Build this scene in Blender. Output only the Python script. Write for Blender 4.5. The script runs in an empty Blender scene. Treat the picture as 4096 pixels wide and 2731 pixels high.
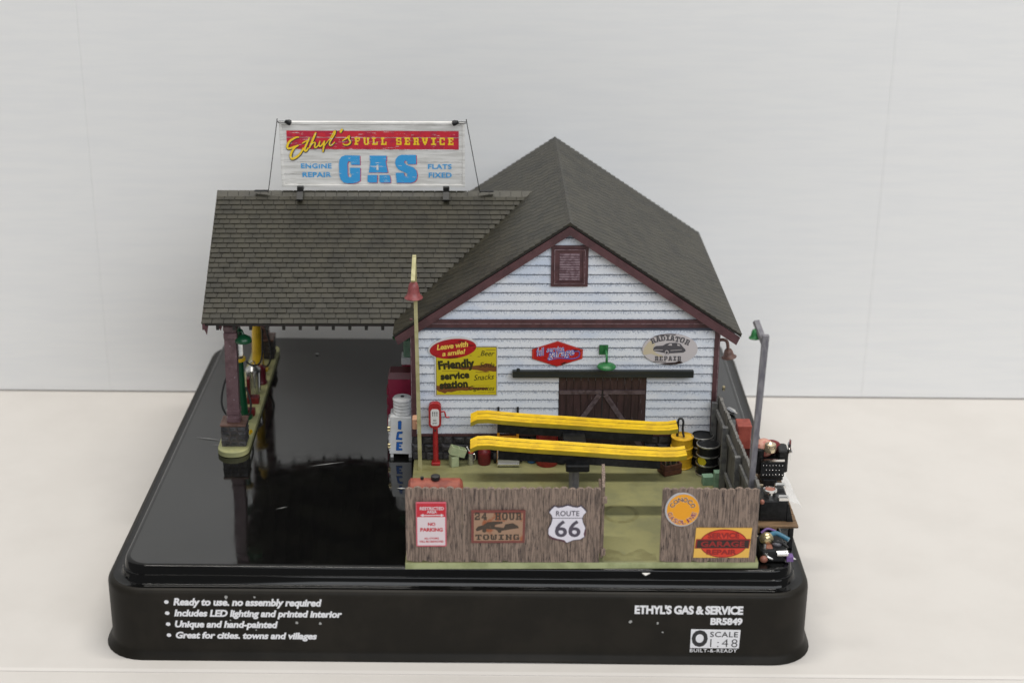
import bpy, math, random
from mathutils import Matrix, Vector
random.seed(7)
S = 0.01                      # everything below is written in centimetres
PI = math.pi
scene = bpy.context.scene
COL = scene.collection

# ------------------------------------------------------------------ camera
cam_d = bpy.data.cameras.new('camera')
cam = bpy.data.objects.new('camera', cam_d)
COL.objects.link(cam)
scene.camera = cam
CAM_LOC = (2.36, -65.93, 42.26)
PITCH, ROLL = math.radians(21.4), math.radians(0.5)
fwd = Vector((0, math.cos(PITCH), -math.sin(PITCH)))
r0 = Vector((1, 0, 0)); u0 = r0.cross(fwd)
rgt = r0*math.cos(ROLL) + u0*math.sin(ROLL)
upv = u0*math.cos(ROLL) - r0*math.sin(ROLL)
bck = -fwd
m = Matrix(((rgt.x, upv.x, bck.x), (rgt.y, upv.y, bck.y), (rgt.z, upv.z, bck.z))).to_4x4()
m.translation = Vector(CAM_LOC)*S
cam.matrix_world = m
cam_d.sensor_width = 36.0
cam_d.lens = 56.25
cam_d.clip_start = 0.05
cam_d.clip_end = 50
cam_d.dof.use_dof = True
cam_d.dof.focus_distance = 0.83
cam_d.dof.aperture_fstop = 10.0

# ------------------------------------------------------------------ room light
world = bpy.data.worlds.new('World')
scene.world = world
world.use_nodes = True
wbg = world.node_tree.nodes['Background']
wbg.inputs[0].default_value = (0.97, 0.98, 1.0, 1)
wbg.inputs[1].default_value = 0.18

def area(name, loc, target, sx, sy, power, col):
    l = bpy.data.lights.new(name, 'AREA')
    l.shape = 'RECTANGLE'; l.size = sx; l.size_y = sy; l.energy = power; l.color = col
    o = bpy.data.objects.new(name, l); COL.objects.link(o)
    o.location = loc
    d = Vector(target) - Vector(loc)
    o.rotation_euler = d.to_track_quat('-Z', 'Y').to_euler()
    return o
area('ceiling_fluorescent', (0.05, 0.09, 1.55), (0.05, 0.09, 0), 1.3, 0.10, 15.0, (1.0, 0.965, 0.90))
area('window_light', (1.2, -2.4, 2.1), (0.0, 0.2, 0.16), 4.2, 1.6, 66.0, (0.94, 0.97, 1.0))

scene.view_settings.view_transform = 'Standard'
scene.view_settings.look = 'None'
scene.view_settings.exposure = 0.2
scene.view_settings.gamma = 1.0
scene.view_settings.use_curve_mapping = False

# ------------------------------------------------------------------ materials
def lin(c):
    return tuple((v/12.92 if v <= 0.04045 else ((v+0.055)/1.055)**2.4) for v in c)
def rgb(r, g, b):
    return lin((r/255, g/255, b/255))

def mk(name, col, rough=0.5, metal=0.0, c2=None, sc=4.0, lo=0.42, hi=0.62, st=(1, 1, 1),
       c3=None, sc3=12.0, lo3=0.62, hi3=0.68, st3=(1, 1, 1), bump=0.0, bsc=20.0, bst=(1, 1, 1),
       rnd=0.0, coat=0.0, alpha=1.0, trans=0.0, spec=0.5, rvar=0.0, zfade=None, bd=0.02, face=False):
    mt = bpy.data.materials.new(name)
    mt.use_nodes = True
    nt = mt.node_tree; n = nt.nodes; L = nt.links
    b = n['Principled BSDF']
    b.inputs['Roughness'].default_value = rough
    b.inputs['Metallic'].default_value = metal
    b.inputs['Specular IOR Level'].default_value = spec
    b.inputs['Coat Weight'].default_value = coat
    b.inputs['Coat Roughness'].default_value = 0.08
    b.inputs['Alpha'].default_value = alpha
    b.inputs['Transmission Weight'].default_value = trans
    geo = n.new('ShaderNodeNewGeometry')
    def noise(scale, stretch, detail=5.0, off=0.0):
        v = n.new('ShaderNodeVectorMath'); v.operation = 'MULTIPLY'
        L.new(geo.outputs['Position'], v.inputs[0])
        v.inputs[1].default_value = tuple(100*scale*s for s in stretch)
        a = n.new('ShaderNodeVectorMath'); a.operation = 'ADD'
        L.new(v.outputs[0], a.inputs[0]); a.inputs[1].default_value = (off, off*1.7, off*0.6)
        t = n.new('ShaderNodeTexNoise'); t.inputs['Scale'].default_value = 1.0
        t.inputs['Detail'].default_value = detail; t.inputs['Roughness'].default_value = 0.6
        L.new(a.outputs[0], t.inputs['Vector'])
        return t.outputs['Fac']
    def ramp(sock, a, c):
        r = n.new('ShaderNodeMapRange'); r.interpolation_type = 'SMOOTHSTEP'
        r.inputs['From Min'].default_value = a; r.inputs['From Max'].default_value = c
        L.new(sock, r.inputs['Value']); return r.outputs['Result']
    def mix(fac, ca, cb):
        x = n.new('ShaderNodeMix'); x.data_type = 'RGBA'
        if hasattr(fac, 'is_linked'): L.new(fac, x.inputs[0])
        else: x.inputs[0].default_value = fac
        for k, cc in ((6, ca), (7, cb)):
            if isinstance(cc, tuple): x.inputs[k].default_value = (*cc, 1)
            else: L.new(cc, x.inputs[k])
        return x.outputs[2]
    cur = tuple(col)
    if c2 is not None:
        cur = mix(ramp(noise(sc, st), lo, hi), cur, tuple(c2))
    if c3 is not None:
        f = ramp(noise(sc3, st3, 8.0, 3.3), lo3, hi3)
        if zfade is not None:      # speckle thickens towards the top and bottom edge of each board
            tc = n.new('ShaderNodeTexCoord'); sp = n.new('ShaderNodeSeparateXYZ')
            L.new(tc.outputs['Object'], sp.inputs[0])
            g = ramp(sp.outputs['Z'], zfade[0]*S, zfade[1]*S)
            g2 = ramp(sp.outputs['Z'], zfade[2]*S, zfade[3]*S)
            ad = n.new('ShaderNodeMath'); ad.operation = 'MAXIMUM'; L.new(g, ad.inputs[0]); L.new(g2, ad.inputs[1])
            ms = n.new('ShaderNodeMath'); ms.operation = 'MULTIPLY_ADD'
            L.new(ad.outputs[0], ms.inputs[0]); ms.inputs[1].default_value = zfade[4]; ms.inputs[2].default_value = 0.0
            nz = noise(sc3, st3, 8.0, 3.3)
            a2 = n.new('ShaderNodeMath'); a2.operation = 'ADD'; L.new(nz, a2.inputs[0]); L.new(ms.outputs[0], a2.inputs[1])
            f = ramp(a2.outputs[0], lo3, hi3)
        cur = mix(f, cur, tuple(c3))
    if rnd > 0:
        oi = n.new('ShaderNodeObjectInfo')
        rs = oi.outputs['Random']
        if face:
            at = n.new('ShaderNodeAttribute'); at.attribute_name = 'rnd'
            ad = n.new('ShaderNodeMath'); ad.operation = 'ADD'; L.new(rs, ad.inputs[0]); L.new(at.outputs['Fac'], ad.inputs[1])
            fr = n.new('ShaderNodeMath'); fr.operation = 'FRACT'; L.new(ad.outputs[0], fr.inputs[0]); rs = fr.outputs[0]
        mr = n.new('ShaderNodeMapRange'); L.new(rs, mr.inputs['Value'])
        mr.inputs['To Min'].default_value = 1-rnd; mr.inputs['To Max'].default_value = 1+rnd
        hs = n.new('ShaderNodeHueSaturation')
        L.new(mr.outputs['Result'], hs.inputs['Value'])
        if isinstance(cur, tuple): hs.inputs['Color'].default_value = (*cur, 1)
        else: L.new(cur, hs.inputs['Color'])
        cur = hs.outputs['Color']
    if isinstance(cur, tuple): b.inputs['Base Color'].default_value = (*cur, 1)
    else: L.new(cur, b.inputs['Base Color'])
    if rvar > 0:
        mr = n.new('ShaderNodeMapRange'); L.new(noise(1.3, (1, 1, 1), 6.0, 9.0), mr.inputs['Value'])
        mr.inputs['From Min'].default_value = 0.35; mr.inputs['From Max'].default_value = 0.7
        mr.inputs['To Min'].default_value = rough; mr.inputs['To Max'].default_value = rough+rvar
        L.new(mr.outputs['Result'], b.inputs['Roughness'])
    if bump > 0:
        bp = n.new('ShaderNodeBump'); bp.inputs['Strength'].default_value = bump
        bp.inputs['Distance'].default_value = bd*S
        L.new(noise(bsc, bst, 6.0, 5.0), bp.inputs['Height'])
        L.new(bp.outputs['Normal'], b.inputs['Normal'])
    return mt

M = {}
M['backdrop'] = mk('backdrop', (0.79, 0.79, 0.785), 0.75, c2=(0.765, 0.768, 0.77), sc=0.8, st=(0.3, 1, 3.0), lo=0.35, hi=0.7, bump=0.15, bsc=3, bst=(0.4, 1, 5))
M['backdrop_back'] = mk('backdrop_back', (0.72, 0.72, 0.71), 0.9)
M['table'] = mk('table', (0.61, 0.58, 0.548), 0.6, c2=(0.58, 0.55, 0.518), sc=0.18, lo=0.35, hi=0.7, c3=(0.52, 0.49, 0.44), sc3=1.6, lo3=0.72, hi3=0.80, bump=0.1, bsc=2)
M['strip'] = mk('strip', (0.66, 0.63, 0.60), 0.6)
M['tray'] = mk('tray', (0.0035, 0.0035, 0.0035), 0.03, spec=1.0, rvar=0.09, c2=(0.005, 0.005, 0.0045), sc=0.6, c3=(0.10, 0.10, 0.095), sc3=16, lo3=0.735, hi3=0.79)
M['tray_rim'] = mk('tray_rim', (0.004, 0.004, 0.004), 0.06, spec=0.3)
M['tray_side'] = mk('tray_side', (0.0135, 0.0118, 0.0092), 0.45, spec=0.16, c2=(0.018, 0.0155, 0.012), sc=0.4, bump=0.06, bsc=1)
M['print'] = mk('print', (0.8, 0.8, 0.83), 0.5, c3=(0.3, 0.3, 0.3), sc3=5, lo3=0.74, hi3=0.8)
M['scuff'] = mk('scuff', (0.36, 0.36, 0.35), 0.7)
M['ink'] = mk('ink', (0.02, 0.02, 0.022), 0.5)
M['slab'] = mk('slab', rgb(138, 135, 92), 0.55, c2=rgb(122, 121, 86), sc=0.55, lo=0.38, hi=0.66, c3=rgb(112, 106, 60), sc3=0.35, lo3=0.55, hi3=0.72, bump=0.1, bsc=8)
M['slab_edge_lit'] = mk('slab_edge_lit', rgb(172, 178, 132), 0.6, c2=rgb(150, 156, 112), sc=1)  # paler than the slab: light on the pad's edge put into the colour
M['slab_mark'] = mk('slab_mark', rgb(116, 112, 74), 0.5, c2=rgb(130, 127, 86), sc=1.4)  # darker slab tone for the oil ring and the wavy patch
M['island'] = mk('island', rgb(170, 168, 118), 0.55, c2=rgb(150, 150, 108), sc=0.8)
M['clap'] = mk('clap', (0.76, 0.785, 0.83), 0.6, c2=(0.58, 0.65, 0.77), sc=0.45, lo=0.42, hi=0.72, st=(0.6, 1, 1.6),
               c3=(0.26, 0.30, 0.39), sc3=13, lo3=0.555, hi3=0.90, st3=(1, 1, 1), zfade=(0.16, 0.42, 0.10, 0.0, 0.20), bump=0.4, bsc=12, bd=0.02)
M['clap_gap_shade'] = mk('clap_gap_shade', (0.10, 0.115, 0.16), 0.8)  # dark wall colour stands in for the shadow line under each clapboard
M['maroon'] = mk('maroon', rgb(88, 56, 60), 0.5, c2=rgb(74, 46, 50), sc=1.5, c3=rgb(168, 146, 156), sc3=7, lo3=0.66, hi3=0.8, bump=0.2, bsc=10)
M['maroon_col'] = mk('maroon_col', rgb(100, 76, 80), 0.3, c2=rgb(82, 58, 62), sc=2, c3=rgb(185, 174, 182), sc3=8, lo3=0.62, hi3=0.74)
M['door'] = mk('door', rgb(62, 42, 42), 0.55, c2=rgb(48, 32, 32), sc=1.5, st=(3, 1, 0.5), c3=rgb(140, 128, 134), sc3=5, st3=(3, 1, 0.3), lo3=0.62, hi3=0.78, rnd=0.12, bump=0.3, bsc=9, bst=(3, 1, .3))
M['drybrush'] = mk('drybrush', rgb(150, 128, 134), 0.55, c2=rgb(110, 84, 90), sc=4)
M['brace'] = mk('brace', rgb(94, 80, 83), 0.55, c2=rgb(70, 56, 58), sc=3, c3=rgb(150, 140, 146), sc3=8, lo3=0.6, hi3=0.74, bump=0.3, bsc=12)
M['stone'] = mk('stone', rgb(68, 66, 68), 0.5, c2=rgb(44, 43, 46), sc=3, c3=rgb(128, 118, 116), sc3=7, lo3=0.62, hi3=0.74, rnd=0.35, bump=0.6, bsc=7, bd=0.05)
M['mortar'] = mk('mortar', rgb(74, 68, 66), 0.9)
M['shingle'] = mk('shingle', rgb(50, 47, 36), 0.46, spec=0.42, c2=rgb(36, 34, 25), sc=0.9, lo=0.4, hi=0.65, c3=rgb(66, 52, 39), sc3=3.5, lo3=0.66, hi3=0.82, rnd=0.13, bump=0.25, bsc=14, face=True)
M['deck'] = mk('deck', rgb(30, 28, 24), 0.7)
M['blackmetal'] = mk('blackmetal', (0.009, 0.0095, 0.010), 0.38, spec=0.25, c2=(0.017, 0.017, 0.018), sc=4, bump=0.1, bsc=10)
M['rail'] = mk('rail', (0.022, 0.026, 0.024), 0.32, c3=rgb(110, 125, 125), sc3=5, st3=(0.4, 1, 6), lo3=0.68, hi3=0.8)
M['fence'] = mk('fence', rgb(144, 125, 112), 0.75, c2=rgb(104, 90, 81), sc=8, st=(2.2, 2.2, 0.14), lo=0.44, hi=0.58, c3=rgb(62, 52, 50), sc3=7, st3=(2.6, 2.6, 0.24), lo3=0.55, hi3=0.63, rnd=0.07, bump=0.6, bsc=8, bst=(2.5, 2.5, 0.18), bd=0.03)
M['fence_in'] = mk('fence_in', rgb(112, 110, 106), 0.7, c2=rgb(88, 86, 84), sc=6, st=(2, 2, .2), rnd=0.06, bump=0.5, bsc=7, bst=(2, 2, .2))
M['fence_rail'] = mk('fence_rail', rgb(112, 112, 110), 0.65, c2=rgb(86, 86, 88), sc=3, bump=0.3, bsc=10)
M['yellow'] = mk('yellow', rgb(226, 186, 28), 0.38, c2=rgb(206, 166, 30), sc=1.4, c3=rgb(120, 98, 30), sc3=7, lo3=0.74, hi3=0.82, bump=0.1, bsc=10)
M['yellow_olive'] = mk('yellow_olive', rgb(158, 140, 40), 0.45, c2=rgb(176, 154, 40), sc=1.2)  # duller olive yellow for the front edge of the ramps
M['ydrum'] = mk('ydrum', rgb(226, 178, 36), 0.4, c2=rgb(206, 158, 36), sc=2, bump=0.15, bsc=8)
M['groove'] = mk('groove', rgb(52, 42, 14), 0.7, c2=rgb(160, 128, 24), sc=1.6, lo=.5, hi=.56)
M['red'] = mk('red', rgb(168, 38, 42), 0.35, c2=rgb(150, 34, 38), sc=3)
M['darkred'] = mk('darkred', rgb(112, 26, 30), 0.4, c2=rgb(88, 20, 24), sc=3, c3=rgb(150, 60, 60), sc3=8, lo3=0.68, hi3=0.8)
M['magenta'] = mk('magenta', rgb(150, 34, 66), 0.4, c2=rgb(134, 30, 58), sc=1)
M['magenta_dark'] = mk('magenta_dark', rgb(96, 20, 34), 0.35)
M['rust'] = mk('rust', rgb(146, 74, 56), 0.6, c2=rgb(120, 54, 42), sc=1.6, c3=rgb(160, 100, 70), sc3=4, lo3=0.6, hi3=0.75, bump=0.2, bsc=8)
M['silver'] = mk('silver', (0.62, 0.62, 0.60), 0.3, metal=0.9, c2=(0.4, 0.4, 0.4), sc=6, bump=0.2, bsc=12)
M['palesteel'] = mk('palesteel', (0.6, 0.6, 0.62), 0.3, metal=0.3)
M['chrome'] = mk('chrome', (0.75, 0.74, 0.72), 0.14, metal=1.0)
M['gold'] = mk('gold', (0.72, 0.60, 0.42), 0.25, metal=0.9)
M['brass'] = mk('brass', (0.62, 0.52, 0.30), 0.3, metal=0.9)
M['whitepaint'] = mk('whitepaint', (0.82, 0.83, 0.84), 0.4, c2=(0.76, 0.76, 0.75), sc=1.2)
M['ringwhite'] = mk('ringwhite', (0.76, 0.76, 0.76), 0.5, c2=(0.66, 0.66, 0.65), sc=3)
M['blue'] = mk('blue', rgb(34, 104, 190), 0.45)
M['blueink'] = mk('blueink', (0.005, 0.02, 0.09), 0.5)
M['bucket'] = mk('bucket', rgb(60, 120, 180), 0.4, c2=rgb(50, 100, 160), sc=4)
M['green'] = mk('green', rgb(36, 112, 58), 0.4, c2=rgb(32, 94, 48), sc=4)
M['darkgreen'] = mk('darkgreen', rgb(16, 72, 44), 0.3)
M['blockgreen'] = mk('blockgreen', rgb(178, 188, 150), 0.7, c2=rgb(164, 176, 140), sc=3)
M['blockteal'] = mk('blockteal', rgb(128, 160, 136), 0.7, c2=rgb(116, 148, 124), sc=3)
M['cream'] = mk('cream', rgb(182, 176, 132), 0.5, c2=rgb(164, 158, 112), sc=2, c3=rgb(140, 130, 90), sc3=6, st3=(2, 2, .4), lo3=.62, hi3=.75)
M['tan'] = mk('tan', rgb(196, 150, 120), 0.55)
M['shade_red'] = mk('shade_red', rgb(140, 74, 74), 0.4, c2=rgb(122, 60, 62), sc=4)
M['greypole'] = mk('greypole', rgb(122, 120, 124), 0.5, c2=rgb(98, 96, 104), sc=3, st=(2, 2, .4), bump=0.2, bsc=8)
M['brownlamp'] = mk('brownlamp', rgb(112, 84, 74), 0.45, c2=rgb(92, 66, 58), sc=4)
M['orange'] = mk('orange', rgb(236, 160, 32), 0.4)
M['wood'] = mk('wood', rgb(92, 54, 40), 0.6, c2=rgb(70, 40, 30), sc=4, bump=0.3, bsc=9)
M['palletwood'] = mk('palletwood', rgb(126, 100, 72), 0.65, c2=rgb(96, 74, 52), sc=3, st=(.3, 2, 1), bump=0.3, bsc=8, bst=(.3, 2, 1))
M['glass'] = mk('glass', (0.9, 0.92, 0.92), 0.05, trans=0.9)
M['rubber'] = mk('rubber', (0.015, 0.015, 0.016), 0.6)
M['bottle'] = mk('bottle', (0.03, 0.035, 0.025), 0.12)
M['signwhite'] = mk('signwhite', (0.70, 0.70, 0.70), 0.5)
M['signboard'] = mk('signboard', (0.78, 0.77, 0.745), 0.6, c2=(0.62, 0.61, 0.58), sc=1.4, st=(.4, 1, 5), c3=(0.30, 0.28, 0.26), sc3=5, st3=(.3, 1, 6), lo3=0.64, hi3=0.76, rnd=0.03, bump=0.3, bsc=6, bst=(.3, 1, 6))
flake = dict(c3=(0.70, 0.69, 0.66), sc3=3.2, st3=(.45, 1, 5), lo3=0.625, hi3=0.645)
M['sign_red'] = mk('sign_red', rgb(205, 36, 54), 0.5, c2=rgb(180, 30, 62), sc=2, **flake)
M['sign_yellow'] = mk('sign_yellow', rgb(246, 208, 36), 0.5, **flake)
M['sign_blue'] = mk('sign_blue', rgb(56, 160, 222), 0.5, **flake)
M['sign_shadow'] = mk('sign_shadow', rgb(200, 20, 70), 0.5)
M['sign_black'] = mk('sign_black', rgb(40, 40, 60), 0.5)
M['enamel_yellow'] = mk('enamel_yellow', rgb(206, 188, 34), 0.4, c3=rgb(120, 74, 34), sc3=2.2, st3=(.5, 1, 3.0), lo3=0.70, hi3=0.715)
M['enamel_brown'] = mk('enamel_brown', rgb(122, 74, 36), 0.45)
M['enamel_dark'] = mk('enamel_dark', rgb(48, 46, 20), 0.45)
M['enamel_red'] = mk('enamel_red', rgb(176, 24, 34), 0.35, c3=rgb(110, 18, 24), sc3=1.6, st3=(.5, 1, 2.5), lo3=.60, hi3=.64)
M['hex_red'] = mk('hex_red', rgb(186, 28, 32), 0.35, c3=rgb(60, 12, 14), sc3=1.8, st3=(.5, 1, 2.5), lo3=.62, hi3=.66)
M['script_yellow'] = mk('script_yellow', rgb(238, 206, 90), 0.45)
M['script_white'] = mk('script_white', rgb(226, 224, 236), 0.45)
M['script_blue'] = mk('script_blue', rgb(84, 84, 176), 0.45)
M['hex_edge'] = mk('hex_edge', rgb(216, 90, 60), 0.45)
M['rad_grey'] = mk('rad_grey', rgb(204, 198, 200), 0.4)
M['rad_tan'] = mk('rad_tan', rgb(206, 194, 168), 0.4)
M['rad_ink'] = mk('rad_ink', rgb(84, 82, 88), 0.45, c3=rgb(160, 156, 158), sc3=6, lo3=.66, hi3=.7)
M['rad_dark'] = mk('rad_dark', rgb(46, 30, 28), 0.45)
M['fs_white'] = mk('fs_white', rgb(222, 208, 212), 0.4)
M['fs_red'] = mk('fs_red', rgb(196, 34, 52), 0.4)
M['fs_pink'] = mk('fs_pink', rgb(206, 96, 112), 0.4)
M['tow_base'] = mk('tow_base', rgb(160, 128, 104), 0.45, c3=rgb(150, 84, 50), sc3=0.9, lo3=.52, hi3=.6)
M['tow_frame'] = mk('tow_frame', rgb(120, 62, 56), 0.45)
M['tow_ink'] = mk('tow_ink', rgb(66, 54, 44), 0.45, c3=rgb(110, 84, 62), sc3=5, lo3=.62, hi3=.7)
M['shield'] = mk('shield', rgb(226, 222, 232), 0.45, c3=rgb(88, 60, 76), sc3=1.8, lo3=.68, hi3=.70)
M['shield_rust'] = mk('shield_rust', rgb(90, 52, 66), 0.5)
M['shield_ink'] = mk('shield_ink', rgb(78, 72, 86), 0.45)
M['con_rim'] = mk('con_rim', rgb(186, 186, 190), 0.4)
M['con_orange'] = mk('con_orange', rgb(238, 162, 22), 0.4, c3=rgb(200, 126, 24), sc3=1.5, lo3=.6, hi3=.7)
M['con_dark'] = mk('con_dark', rgb(84, 60, 70), 0.45)
M['con_purple'] = mk('con_purple', rgb(140, 52, 84), 0.45)
M['con_pale'] = mk('con_pale', rgb(240, 214, 180), 0.45)
M['srv_tan'] = mk('srv_tan', rgb(236, 186, 84), 0.4, c3=rgb(120, 60, 30), sc3=3.5, lo3=.70, hi3=.73)
M['srv_red'] = mk('srv_red', rgb(214, 58, 34), 0.4)
M['srv_dkred'] = mk('srv_dkred', rgb(150, 28, 28), 0.4)
M['srv_ink'] = mk('srv_ink', rgb(46, 26, 24), 0.4)
M['skin'] = mk('skin', rgb(196, 146, 128), 0.5, c2=rgb(170, 90, 80), sc=3)
M['purple'] = mk('purple', rgb(110, 80, 140), 0.4)
M['teal'] = mk('teal', rgb(60, 110, 134), 0.4)
M['paper'] = mk('paper', rgb(226, 214, 186), 0.7)
M['whitepaper'] = mk('whitepaper', rgb(220, 218, 214), 0.7)
M['film'] = mk('film', (0.85, 0.86, 0.87), 0.35, alpha=0.32)
M['brickred'] = mk('brickred', rgb(158, 74, 60), 0.6, c2=rgb(138, 58, 46), sc=2)
M['copper'] = mk('copper', rgb(150, 96, 80), 0.4)

# ------------------------------------------------------------------ mesh helpers
TH = math.radians(1.3)                      # the model stands a little askew on its tray
ORG = Vector((-2.55, 0.78, 4.85))           # front left top corner of the concrete pad
CT, ST = math.cos(TH), math.sin(TH)
def to_world(p, fr):
    if fr == 'W': return Vector(p)
    return Vector((ORG.x + p[0]*CT - p[1]*ST, ORG.y + p[0]*ST + p[1]*CT, ORG.z + p[2]))
BASE = {}      # object -> base point of its thing in the thing's frame

class MB:
    def __init__(s): s.v = []; s.f = []
    def add(s, vs, fs):
        k = len(s.v); s.v += [tuple(v) for v in vs]; s.f += [tuple(i+k for i in f) for f in fs]; return s
    def box(s, x0, x1, y0, y1, z0, z1):
        return s.add([(x0, y0, z0), (x1, y0, z0), (x1, y1, z0), (x0, y1, z0), (x0, y0, z1), (x1, y0, z1), (x1, y1, z1), (x0, y1, z1)],
                     [(3, 2, 1, 0), (4, 5, 6, 7), (0, 1, 5, 4), (1, 2, 6, 5), (2, 3, 7, 6), (3, 0, 4, 7)])
    def bbox(s, x0, x1, y0, y1, z0, z1, b=0.04):      # box with bevelled vertical edges and top
        def ring(i, z): return [(x0+i+c, y0+i, z) for c in (b,)] + [(x1-i-b, y0+i, z), (x1-i, y0+i+b, z), (x1-i, y1-i-b, z), (x1-i-b, y1-i, z), (x0+i+b, y1-i, z), (x0+i, y1-i-b, z), (x0+i, y0+i+b, z)]
        rs = [ring(b*.6, z0), ring(0, z0+b*.6), ring(0, z1-b*.7), ring(b*.7, z1)]
        return s.rings(rs, True, True)
    def rings(s, rs, cap0=False, cap1=False, close=True):
        k = len(s.v); n = len(rs[0])
        for r in rs: s.v += [tuple(p) for p in r]
        for i in range(len(rs)-1):
            for j in range(n if close else n-1):
                a = k+i*n+j; b = k+i*n+(j+1) % n
                s.f.append((a, b, b+n, a+n))
        if cap0: s.f.append(tuple(k+j for j in reversed(range(n))))
        if cap1: s.f.append(tuple(k+(len(rs)-1)*n+j for j in range(n)))
        return s
    def obox(s, c, ax, ay, az):       # oriented box: centre and half-axis vectors
        c, ax, ay, az = map(Vector, (c, ax, ay, az))
        vs = [c+sx*ax+sy*ay+sz*az for sz in (-1, 1) for sx, sy in ((-1, -1), (1, -1), (1, 1), (-1, 1))]
        return s.add(vs, [(3, 2, 1, 0), (4, 5, 6, 7), (0, 1, 5, 4), (1, 2, 6, 5), (2, 3, 7, 6), (3, 0, 4, 7)])
    def bar(s, p, q, w, h, up=(0, 0, 1)):
        p, q = Vector(p), Vector(q); d = (q-p); u = Vector(up)
        sd = d.cross(u).normalized(); u2 = sd.cross(d).normalized()
        return s.obox((p+q)/2, d/2, sd*w/2, u2*h/2)
    def lathe(s, prof, c=(0, 0, 0), n=24, axis=(0, 0, 1)):
        a = Vector(axis).normalized()
        t = Vector((1, 0, 0)) if abs(a.x) < .9 else Vector((0, 1, 0))
        e1 = (t-a*t.dot(a)).normalized(); e2 = a.cross(e1); c = Vector(c)
        rs = [[c+a*z+(e1*math.cos(2*PI*j/n)+e2*math.sin(2*PI*j/n))*max(r, 1e-4) for j in range(n)] for r, z in prof]
        return s.rings(rs, True, True)
    def cyl(s, p, q, r0, r1=None, n=16):
        p, q = Vector(p), Vector(q); d = q-p
        return s.lathe([(r0, 0), (r0 if r1 is None else r1, d.length)], p, n, d)
    def tube(s, pts, r, n=8, sub=4):
        pts = [Vector(p) for p in pts]
        if sub > 1 and len(pts) > 2: pts = catmull(pts, sub)
        rs = []; pe = None
        for i, p in enumerate(pts):
            d = (pts[min(i+1, len(pts)-1)]-pts[max(i-1, 0)]).normalized()
            if pe is None:
                t = Vector((0, 0, 1)) if abs(d.z) < .9 else Vector((1, 0, 0))
                pe = t
            e1 = (pe-d*pe.dot(d)).normalized(); pe = e1; e2 = d.cross(e1)
            rr = r(i/(len(pts)-1)) if callable(r) else r
            rs.append([p+(e1*math.cos(2*PI*j/n)+e2*math.sin(2*PI*j/n))*rr for j in range(n)])
        return s.rings(rs, True, True)
    def blob(s, c, rx, ry, rz, n=14, jit=0.0):
        c = Vector(c); rs = []
        for i in range(9):
            a = -PI/2+PI*i/8
            rs.append([c+Vector((rx*math.cos(a)*math.cos(2*PI*j/n), ry*math.cos(a)*math.sin(2*PI*j/n), rz*math.sin(a)))*(1+random.uniform(-jit, jit)) for j in range(n)])
        return s.rings(rs, True, True)
    def prism_y(s, poly, y0, y1):     # polygon in x,z, front face at y0 (towards the viewer), back at y1
        n = len(poly); k = len(s.v)
        s.v += [(x, y0, z) for x, z in poly]+[(x, y1, z) for x, z in poly]
        s.f.append(tuple(k+i for i in range(n))); s.f.append(tuple(k+n+i for i in reversed(range(n))))
        for i in range(n):
            j = (i+1) % n; s.f.append((k+i, k+n+i, k+n+j, k+j))
        return s
    def flat_y(s, poly, y):
        k = len(s.v); s.v += [(x, y, z) for x, z in poly]; s.f.append(tuple(range(k, k+len(poly)))); return s
    def mesh(s, off=(0, 0, 0), smooth=None):
        me = bpy.data.meshes.new('m')
        o = Vector(off)
        me.from_pydata([((Vector(v)-o)*S)[:] for v in s.v], [], s.f)
        if smooth is not None:
            me.polygons.foreach_set('use_smooth', [True]*len(me.polygons))
            me.set_sharp_from_angle(angle=math.radians(smooth))
        me.update()
        return me

def catmull(pts, sub):
    out = []
    P = [pts[0]]+list(pts)+[pts[-1]]
    for i in range(1, len(P)-2):
        for k in range(sub):
            t = k/sub
            out.append(0.5*((2*P[i])+(P[i+1]-P[i-1])*t+(2*P[i-1]-5*P[i]+4*P[i+1]-P[i+2])*t*t+(3*P[i]-P[i-1]-3*P[i+1]+P[i+2])*t**3))
    out.append(P[-2])
    return out

def link(name, data):
    o = bpy.data.objects.new(name, data); COL.objects.link(o); return o
def thing(name, label, cat, base, fr='B', group=None):
    o = link(name, None); o.empty_display_size = 0.01
    o.location = to_world(base, fr)*S
    if fr == 'B': o.rotation_euler = (0, 0, TH)
    o['label'] = label; o['category'] = cat
    if group: o['group'] = group
    BASE[o] = Vector(base)
    return o
def part(mb, name, mat, parent, smooth=None):
    me = mb.mesh(BASE[parent], smooth); me.materials.append(M[mat]); me.name = name
    o = link(name, me); o.parent = parent; BASE[o] = BASE[parent]
    return o
def solo(mb, name, mat, label, cat, base, fr='B', smooth=None, kind=None):
    me = mb.mesh(base, smooth); me.materials.append(M[mat]); me.name = name
    o = link(name, me); o.location = to_world(base, fr)*S
    if fr == 'B': o.rotation_euler = (0, 0, TH)
    if label: o['label'] = label
    if cat: o['category'] = cat
    if kind: o['kind'] = kind
    BASE[o] = Vector(base)
    return o
def piece(me, name, parent, loc, rot=(0, 0, 0), scale=(1, 1, 1)):
    o = link(name, me); o.parent = parent
    o.location = (Vector(loc)-BASE[parent])*S; o.rotation_euler = rot; o.scale = scale
    return o
def piece_mesh(mb, mat, name, smooth=None):
    me = mb.mesh((0, 0, 0), smooth); me.materials.append(M[mat]); me.name = name; return me

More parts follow.
